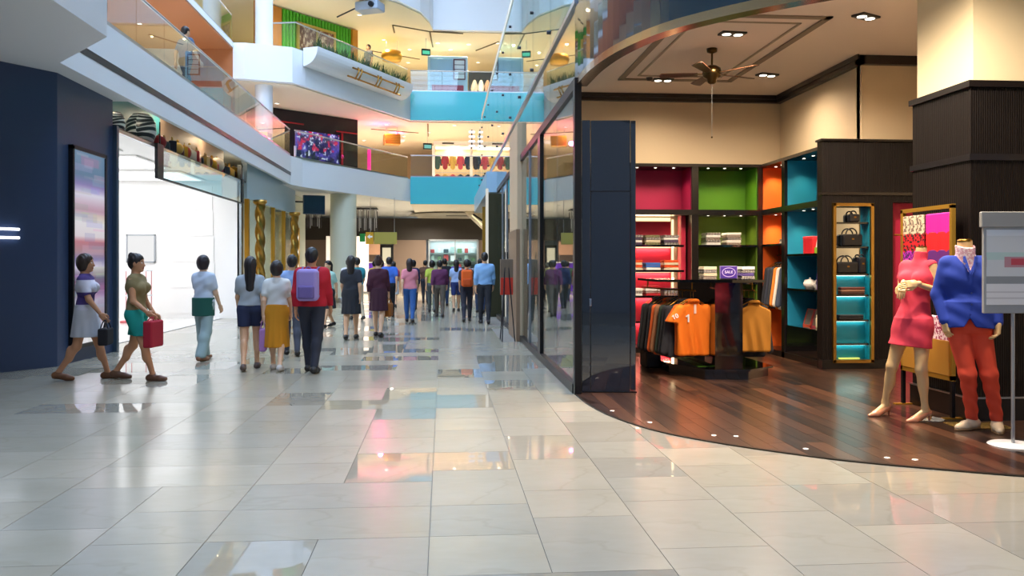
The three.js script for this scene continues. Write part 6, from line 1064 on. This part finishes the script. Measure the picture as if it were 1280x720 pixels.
  M(T.name ?? 'shirt', nets((x, y, z) => {
    let d = torso(x, y, z) - tl - 0.008 - 0.003 * Math.sin(y * 40 + x * 25);
    if (T.sleeve !== 'none') for (const s of [1, -1]) { const e = T.sleeve === 'long' ? J[s].wr : null; let q = e ? arm(x, y, z, s, 0.016) : cap(x, y, z, J[s].sh, lp(J[s].sh, J[s].el, 0.62), 0.058, 0.062); if (e) q = smax(q, cap(x, y, z, J[s].wr, [2 * J[s].wr[0] - J[s].el[0], 2 * J[s].wr[1] - J[s].el[1], 2 * J[s].wr[2] - J[s].el[2]], 0.03, 0.1) * -1, 0.01); d = smin(d, q, 0.03); }
    else for (const s of [1, -1]) d = smin(d, ell(x, y, z, [J[s].sh[0] - s * 0.025, J[s].sh[1] + 0.005, 0], [0.045, 0.055, 0.055]), 0.03);
    d = smin(d, cap(x, y, z, [0, Y(1.39), -0.01], [0, Y(1.43), -0.01], 0.075, 0.068), 0.02);
    return smax(smax(d, y - Y(T.neck ?? 1.445), 0.008), hem - y, 0.008);
  }, [-xw, hem - 0.03, Math.min(z0, -0.22)], [xw, Y(1.48), Math.max(z1, 0.2)], o.far ? 0.022 : 0.013), tm, t);
  const B = o.bottom, bm = cloth(B.c), wt = Y(B.waist ?? 1.03);
  if (B.type === 'skirt') {
    const hy = Y(B.hem), zc = (J[1].k[2] + J[-1].k[2]) * 0.5, r1 = B.r ?? 0.21;
    M('skirt', nets((x, y, z) => { const f = clamp((wt - y) / (wt - hy), 0, 1), zo = zc * f * 0.6, r = lerp(0.15, r1, Math.pow(f, 0.7)), a = Math.atan2(z - zo, x); let d = smin((Math.hypot(x, (z - zo) * lerp(1.22, 1.0, f)) - r - 0.008 * f * Math.sin(a * 11)) * 0.9, torso(x, y, z) - 0.02, 0.03); for (const s of [1, -1]) d = smin(d, cap(x, y, z, J[s].hip, J[s].k, 0.086, 0.056) - 0.018, 0.03); return smax(smax(d, y - wt, 0.01), hy - y, 0.006); }, [-0.3, hy - 0.03, -0.3], [0.3, wt + 0.03, 0.34], o.far ? 0.022 : 0.013), bm, t);
  } else {
    const hy = B.hem !== undefined ? Y(B.hem) : 0.06, g = B.loose ?? 0.014;
    M(B.type === 'shorts' ? 'shorts' : 'trousers', nets((x, y, z) => { let d = torso(x, y, z) - 0.014 + Math.max(0, Y(0.86) - y) * 1.5; for (const s of [1, -1]) d = smin(d, legD(x, y, z, s, g + (B.wide ? clamp((Y(0.85) - y) * 0.05, 0, 0.05) : 0)), 0.03); return smax(smax(d, y - wt, 0.008), hy - y, 0.006); }, [-0.27, hy - 0.03, z0], [0.27, wt + 0.03, z1], o.far ? 0.022 : 0.013), bm, t);
  }
  if (o.wrap) M('waist_jacket', nets((x, y, z) => { const r = Math.hypot(x, z * 1.2); return smax(smin((Math.abs(r - 0.16) - 0.022), smax(Math.abs(r - 0.175) - 0.014, Math.max(z + 0.02, -y + Y(0.72)), 0.01), 0.02), smax(y - Y(1.02), Y(0.72) - y, 0.01), 0.01); }, [-0.24, Y(0.68), -0.24], [0.24, Y(1.06), 0.24], 0.014), cloth(o.wrap), t);
  for (const s of [1, -1]) M('shoe', nets((x, y, z) => Math.max(smin(foot(x, y, z, s, 0.008), cap(x, y, z, J[s].heel, [J[s].a[0], J[s].a[1] - 0.01, J[s].a[2]], 0.04, 0.036), 0.03), 0.002 - y), [J[s].a[0] - 0.1, -0.01, Math.min(J[s].heel[2], J[s].toe[2]) - 0.08], [J[s].a[0] + 0.1, J[s].a[1] + 0.04, J[s].toe[2] + 0.06], o.far ? 0.016 : 0.009), phys(o.shoe ?? 0x2a2624, 0.5), t);
  t.updateMatrixWorld(true);
  t.userData.hand = [1, -1].map((s) => { const d = V(J[s].wr[0] - J[s].el[0], J[s].wr[1] - J[s].el[1], J[s].wr[2] - J[s].el[2]).normalize(); return V(...J[s].wr).addScaledVector(d, 0.1).applyMatrix4(t.matrixWorld); });
  t.userData.back = V(0, Y(1.2), -0.13).applyMatrix4(t.matrixWorld);
  return t;
}
function tote(p, side, w, h, d, c, label, o = {}) { // hangs from a hand
  const at = p.userData.hand[side], b = thing(o.name ?? 'tote_bag', label, 'bag', [at.x, at.y - h - (o.drop ?? 0.16), at.z], (p.rotation.y + PI / 2) + (o.turn ?? 0)), m = cloth(c);
  M('body', rb(w, h, d, 0.025, 0, h / 2, 0, 3), m, b);
  for (const s of [-1, 1]) M('handle', tube([[-w * 0.25, h - 0.02, s * d * 0.4], [-w * 0.15, h + (o.drop ?? 0.16) * 0.8, s * d * 0.15], [0, h + (o.drop ?? 0.16), 0], [w * 0.15, h + (o.drop ?? 0.16) * 0.8, s * d * 0.15], [w * 0.25, h - 0.02, s * d * 0.4]], 0.008, 20, 6), m, b);
  return b;
}
function backpack(p, c, label, c2) {
  const at = p.userData.back, b = thing('backpack', label, 'backpack', [at.x, at.y - 0.24, at.z], p.rotation.y + PI), m = cloth(c), m2 = cloth(c2 ?? c);
  M('body', rb(0.3, 0.44, 0.16, 0.06, 0, 0.24, 0.09, 4), m, b); M('pocket', rb(0.22, 0.18, 0.07, 0.03, 0, 0.14, 0.18, 3), m2, b); M('top_handle', new THREE.TorusGeometry(0.035, 0.008, 6, 16, PI).translate(0, 0.45, 0.06), m2, b);
  for (const s of [-1, 1]) M('strap', tube([[s * 0.1, 0.42, 0.03], [s * 0.11, 0.475, -0.06], [s * 0.125, 0.46, -0.19], [s * 0.13, 0.33, -0.25], [s * 0.13, 0.16, -0.18], [s * 0.12, 0.06, 0.03]], 0.014, 24, 6), m2, b);
  return b;
}
const stripes = (a, b, n) => tex(16, 128, (u, v) => (Math.sin(v * PI * 2 * n) > 0 ? a : b), true, [1, 1]);
const away = PI;
const p1 = person({ label: 'person in a purple and white banded top and pale grey skirt by the navy wall', at: [-4.66, -11.5], turn: PI / 2 + 0.1, H: 1.66, skin: 1, top: { c: 0x5a3f78, map: stripes([0.32, 0.24, 0.5], [0.84, 0.82, 0.86], 3), sleeve: 'short', hem: 0.95 }, bottom: { type: 'skirt', c: 0xc9c8cc, hem: 0.6, r: 0.2 }, shoe: 0x7a4e2e, hair: { c: 0x3a2a20, bob: 1 }, lead: 1 });
tote(p1, 1, 0.3, 0.22, 0.12, 0x1a171a, 'black handbag held by the person in the banded top', { name: 'handbag', drop: 0.1, turn: PI / 2 });
const p2 = person({ label: 'person in an olive sleeveless top and teal shorts walking past the white shop', at: [-3.98, -11.4], turn: PI / 2 - 0.1, H: 1.66, skin: 1, top: { c: 0x8a7a52, sleeve: 'none', hem: 0.96 }, bottom: { type: 'shorts', c: 0x16998c, hem: 0.62, loose: 0.03 }, shoe: 0x6a4630, hair: { c: 0x241a17, bun: 1 }, lead: -1, armR: { swing: 0.15, bend: 0.75, out: 0.12 }, armL: { swing: 0.1, bend: 0.5 } });
tote(p2, 1, 0.36, 0.34, 0.12, 0xa3172c, 'red tote bag held at the hip by the person in teal shorts', { drop: 0.04, turn: PI / 2 });
const p3 = person({ label: 'person in a white shirt with a dark green jacket round the waist and pale trousers', at: [-3.76, -13.7], turn: away - 0.35, H: 1.64, skin: 2, top: { c: 0xc9d4e2, sleeve: 'short', hem: 0.95 }, bottom: { type: 'trousers', c: 0x9db2b2, wide: 1 }, shoe: 0x9a6a4e, hair: { c: 0x2a2024, bob: 1 }, wrap: 0x1f5a4e, stride: 0.6, armL: { swing: 0.3, bend: 0.7 } });
const p4 = person({ label: 'person with long dark hair in a grey shirt and navy shorts seen from behind', at: [-2.75, -12.4], turn: away + 0.15, H: 1.62, skin: 0, top: { c: 0xa4abb0, sleeve: 'short', hem: 0.97 }, bottom: { type: 'shorts', c: 0x1f2744, hem: 0.66, loose: 0.025 }, shoe: 0x5a4a42, hair: { c: 0x1c1514, long: 0.34 }, lead: -1, stride: 0.8 });
tote(p4, 1, 0.24, 0.32, 0.1, 0xa878b0, 'lilac shopping bag carried by the long-haired person in navy shorts', { name: 'shopping_bag', drop: 0.12 });
const p5 = person({ label: 'person in a white blouse and long mustard skirt', at: [-2.36, -12.3], turn: away, H: 1.55, skin: 2, top: { c: 0xd8d8d2, sleeve: 'short', hem: 0.98 }, bottom: { type: 'skirt', c: 0xc98410, hem: 0.36, r: 0.19 }, shoe: 0xc8c0b6, hair: { c: 0x2a221f, bob: 1 }, lead: 1, stride: 0.6 });
const p6 = person({ label: 'person in a red jacket and charcoal trousers wearing a lavender backpack', at: [-1.83, -12.05], turn: away - 0.1, H: 1.73, male: 1, skin: 1, top: { c: 0xb8142a, sleeve: 'long', hem: 0.9, loose: 0.028, name: 'jacket' }, bottom: { type: 'trousers', c: 0x2c2f3c, loose: 0.018 }, shoe: 0x22201f, hair: { c: 0x141114 }, lead: 1, stride: 0.6 });
backpack(p6, 0x9a88c4, 'lavender backpack worn over the red jacket', 0x6a5a94);
person({ label: 'person in a pale blue shirt between the mustard skirt and the red jacket', at: [-2.5, -14.3], turn: away + 0.2, H: 1.66, male: 1, skin: 0, top: { c: 0x8faad8, sleeve: 'short', hem: 0.92 }, bottom: { type: 'trousers', c: 0x4a4e5a }, hair: { c: 0x1a1614 }, stride: 0.7 });
const p7 = person({ label: 'person in a black top and dark skirt with bare legs walking away', at: [-1.85, -17.3], turn: away, H: 1.68, skin: 0, top: { c: 0x30323a, sleeve: 'short', hem: 0.96 }, bottom: { type: 'skirt', c: 0x22242a, hem: 0.52, r: 0.2 }, hair: { c: 0x241c18, long: 0.2 }, lead: -1, stride: 0.7 });
const p8 = person({ label: 'person in a maroon top and maroon skirt walking away', at: [-1.35, -17.9], turn: away - 0.1, H: 1.68, skin: 2, top: { c: 0x4a1f30, sleeve: 'long', hem: 0.95 }, bottom: { type: 'skirt', c: 0x3f1c2c, hem: 0.55, r: 0.2 }, hair: { c: 0x3a2620, bun: 1 }, stride: 0.7 });
tote(p8, 1, 0.36, 0.28, 0.12, 0x9a5a1c, 'tan leather bag carried by the person in maroon', { name: 'leather_bag', drop: 0.1 });
const F = (label, x, z, top, bottom, o = {}) => person({ label, at: [x, z], far: 1, turn: away + (o.d ?? 0), top, bottom, ...o });
const p9 = F('person in a pink shirt and blue jeans far along the mall', -0.87, -22.2, { c: 0xdb8794, sleeve: 'short', hem: 0.9 }, { type: 'trousers', c: 0x2f5b9a }, { H: 1.68, hair: { c: 0x2a1c18, long: 0.16 }, skin: 2 });
F('person in a cobalt shirt and black trousers far along the mall', -1.55, -24.6, { c: 0x3f6fd0, sleeve: 'short' }, { type: 'trousers', c: 0x1c1e26 }, { H: 1.74, male: 1, lead: -1 });
F('person in a lime green top and grey trousers far along the mall', -0.35, -26.8, { c: 0xb4c24a, sleeve: 'short' }, { type: 'trousers', c: 0x5a6262 }, { H: 1.66, hair: { bob: 1 } });
F('person in an ice blue top and navy shorts with bare legs', 0.42, -27.4, { c: 0xa9c2ee, sleeve: 'short' }, { type: 'shorts', c: 0x26356a, hem: 0.55 }, { H: 1.68, lead: -1, hair: { long: 0.22, c: 0x221a18 } });
const p13 = F('person in a sky blue shirt and charcoal trousers beside the glass wall', 1.05, -21.6, { c: 0x86b2e0, sleeve: 'long', hem: 0.92 }, { type: 'trousers', c: 0x24262e }, { H: 1.8, male: 1, stride: 0.5 });
const p14 = F('person in a dark shirt with an orange backpack near the glass wall', 0.62, -22.4, { c: 0x3a3036, sleeve: 'short' }, { type: 'trousers', c: 0x2c2c38 }, { H: 1.66, lead: -1 });
backpack(p14, 0xe2601c, 'orange backpack worn near the glass wall', 0xc24c14);
F('person in a mint top and black skirt in the far crowd', -2.75, -20.6, { c: 0x9fc7bc, sleeve: 'short' }, { type: 'skirt', c: 0x24242a, hem: 0.5 }, { H: 1.62, d: 2.6, hair: { long: 0.2 } });
F('person in a teal polo and beige trousers in the far crowd', -2.35, -23.4, { c: 0x2f8f9a, sleeve: 'short' }, { type: 'trousers', c: 0xb8a68a }, { H: 1.72, male: 1, d: 0.4 });
F('person in a plain white shirt and black trousers in the far crowd', -2.9, -26.4, { c: 0xe4e4e6, sleeve: 'short' }, { type: 'trousers', c: 0x1e1e24 }, { H: 1.7, male: 1, lead: -1 });
F('person in a navy dress coat in the far crowd', -1.0, -28.6, { c: 0x232c52, sleeve: 'long', hem: 0.7 }, { type: 'trousers', c: 0x2a2a30 }, { H: 1.68, hair: { bob: 1 } });
F('person in a black hooded top in the far crowd', 0.05, -30.8, { c: 0x1b1b20, sleeve: 'long' }, { type: 'trousers', c: 0x35507a }, { H: 1.75, male: 1, lead: -1 });
F('person in a rose top and white skirt in the far crowd', -1.75, -30.2, { c: 0xc44a68, sleeve: 'short' }, { type: 'skirt', c: 0xe4e0dc, hem: 0.5 }, { H: 1.64, hair: { long: 0.22 } });
F('person in a brown shirt in the far crowd', -0.7, -33.4, { c: 0x6a4a38, sleeve: 'short' }, { type: 'trousers', c: 0x3a3a44 }, { H: 1.7, male: 1 });
F('person in a light grey top in the far crowd', 0.9, -29.8, { c: 0xb8bcc4, sleeve: 'short' }, { type: 'shorts', c: 0x2a3a6a, hem: 0.5 }, { H: 1.66, lead: -1, hair: { bun: 1 } });
F('person in a yellow top in the far crowd', -2.6, -32.5, { c: 0xd9b83a, sleeve: 'short' }, { type: 'trousers', c: 0x4a5a8a }, { H: 1.66 });
F('person in a violet shirt in the far crowd', 0.5, -34.2, { c: 0x6a5ab0, sleeve: 'short' }, { type: 'trousers', c: 0x222228 }, { H: 1.72, male: 1, lead: -1 });
[['tan shirt', 0xa8865c, -1.3, -35.6], ['olive green shirt', 0x5c6a3a, -2.1, -35.2], ['coral shirt', 0xd9694e, 0.1, -36.6], ['charcoal jacket', 0x2c2c30, 1.0, -36.2], ['turquoise top', 0x3aa8b0, -3.1, -29.0], ['plum top', 0x5e2a52, -0.1, -24.4], ['cream top', 0xd8ccb0, -2.0, -27.6], ['grey hooded top', 0x7c8086, 1.15, -26.4]].forEach(([n, c, x, z], i) => F('person in a ' + n + ' in the far crowd', x, z, { c, sleeve: i % 2 ? 'long' : 'short' }, { type: 'trousers', c: [0x22242c, 0x3a4a6a, 0x5a5248][i % 3] }, { H: 1.62 + 0.03 * (i % 4), male: i % 2, lead: i % 2 ? 1 : -1, hair: i % 2 ? {} : { bob: 1 } }));
F('person in a slate blue shirt behind the second-level glass balustrade', -5.95, -20.2, { c: 0x46607e, sleeve: 'short' }, { type: 'trousers', c: 0x2c3440 }, { y: 5.34, H: 1.7, male: 1, d: -0.6 });
F('person in a grey shirt standing behind the planter on the third level', -3.2, -36.8, { c: 0x6a7078, sleeve: 'short' }, { type: 'trousers', c: 0x3a3f48 }, { y: 9.24, H: 1.7, male: 1, d: 2.4, stride: 0.2 });
for (const o of scene.children) { delete o.userData.hand; delete o.userData.back; }
scene.traverse((o) => { if (o.isLight && !o.isRectAreaLight) o.castShadow = true; });
renderer.render(scene, camera);
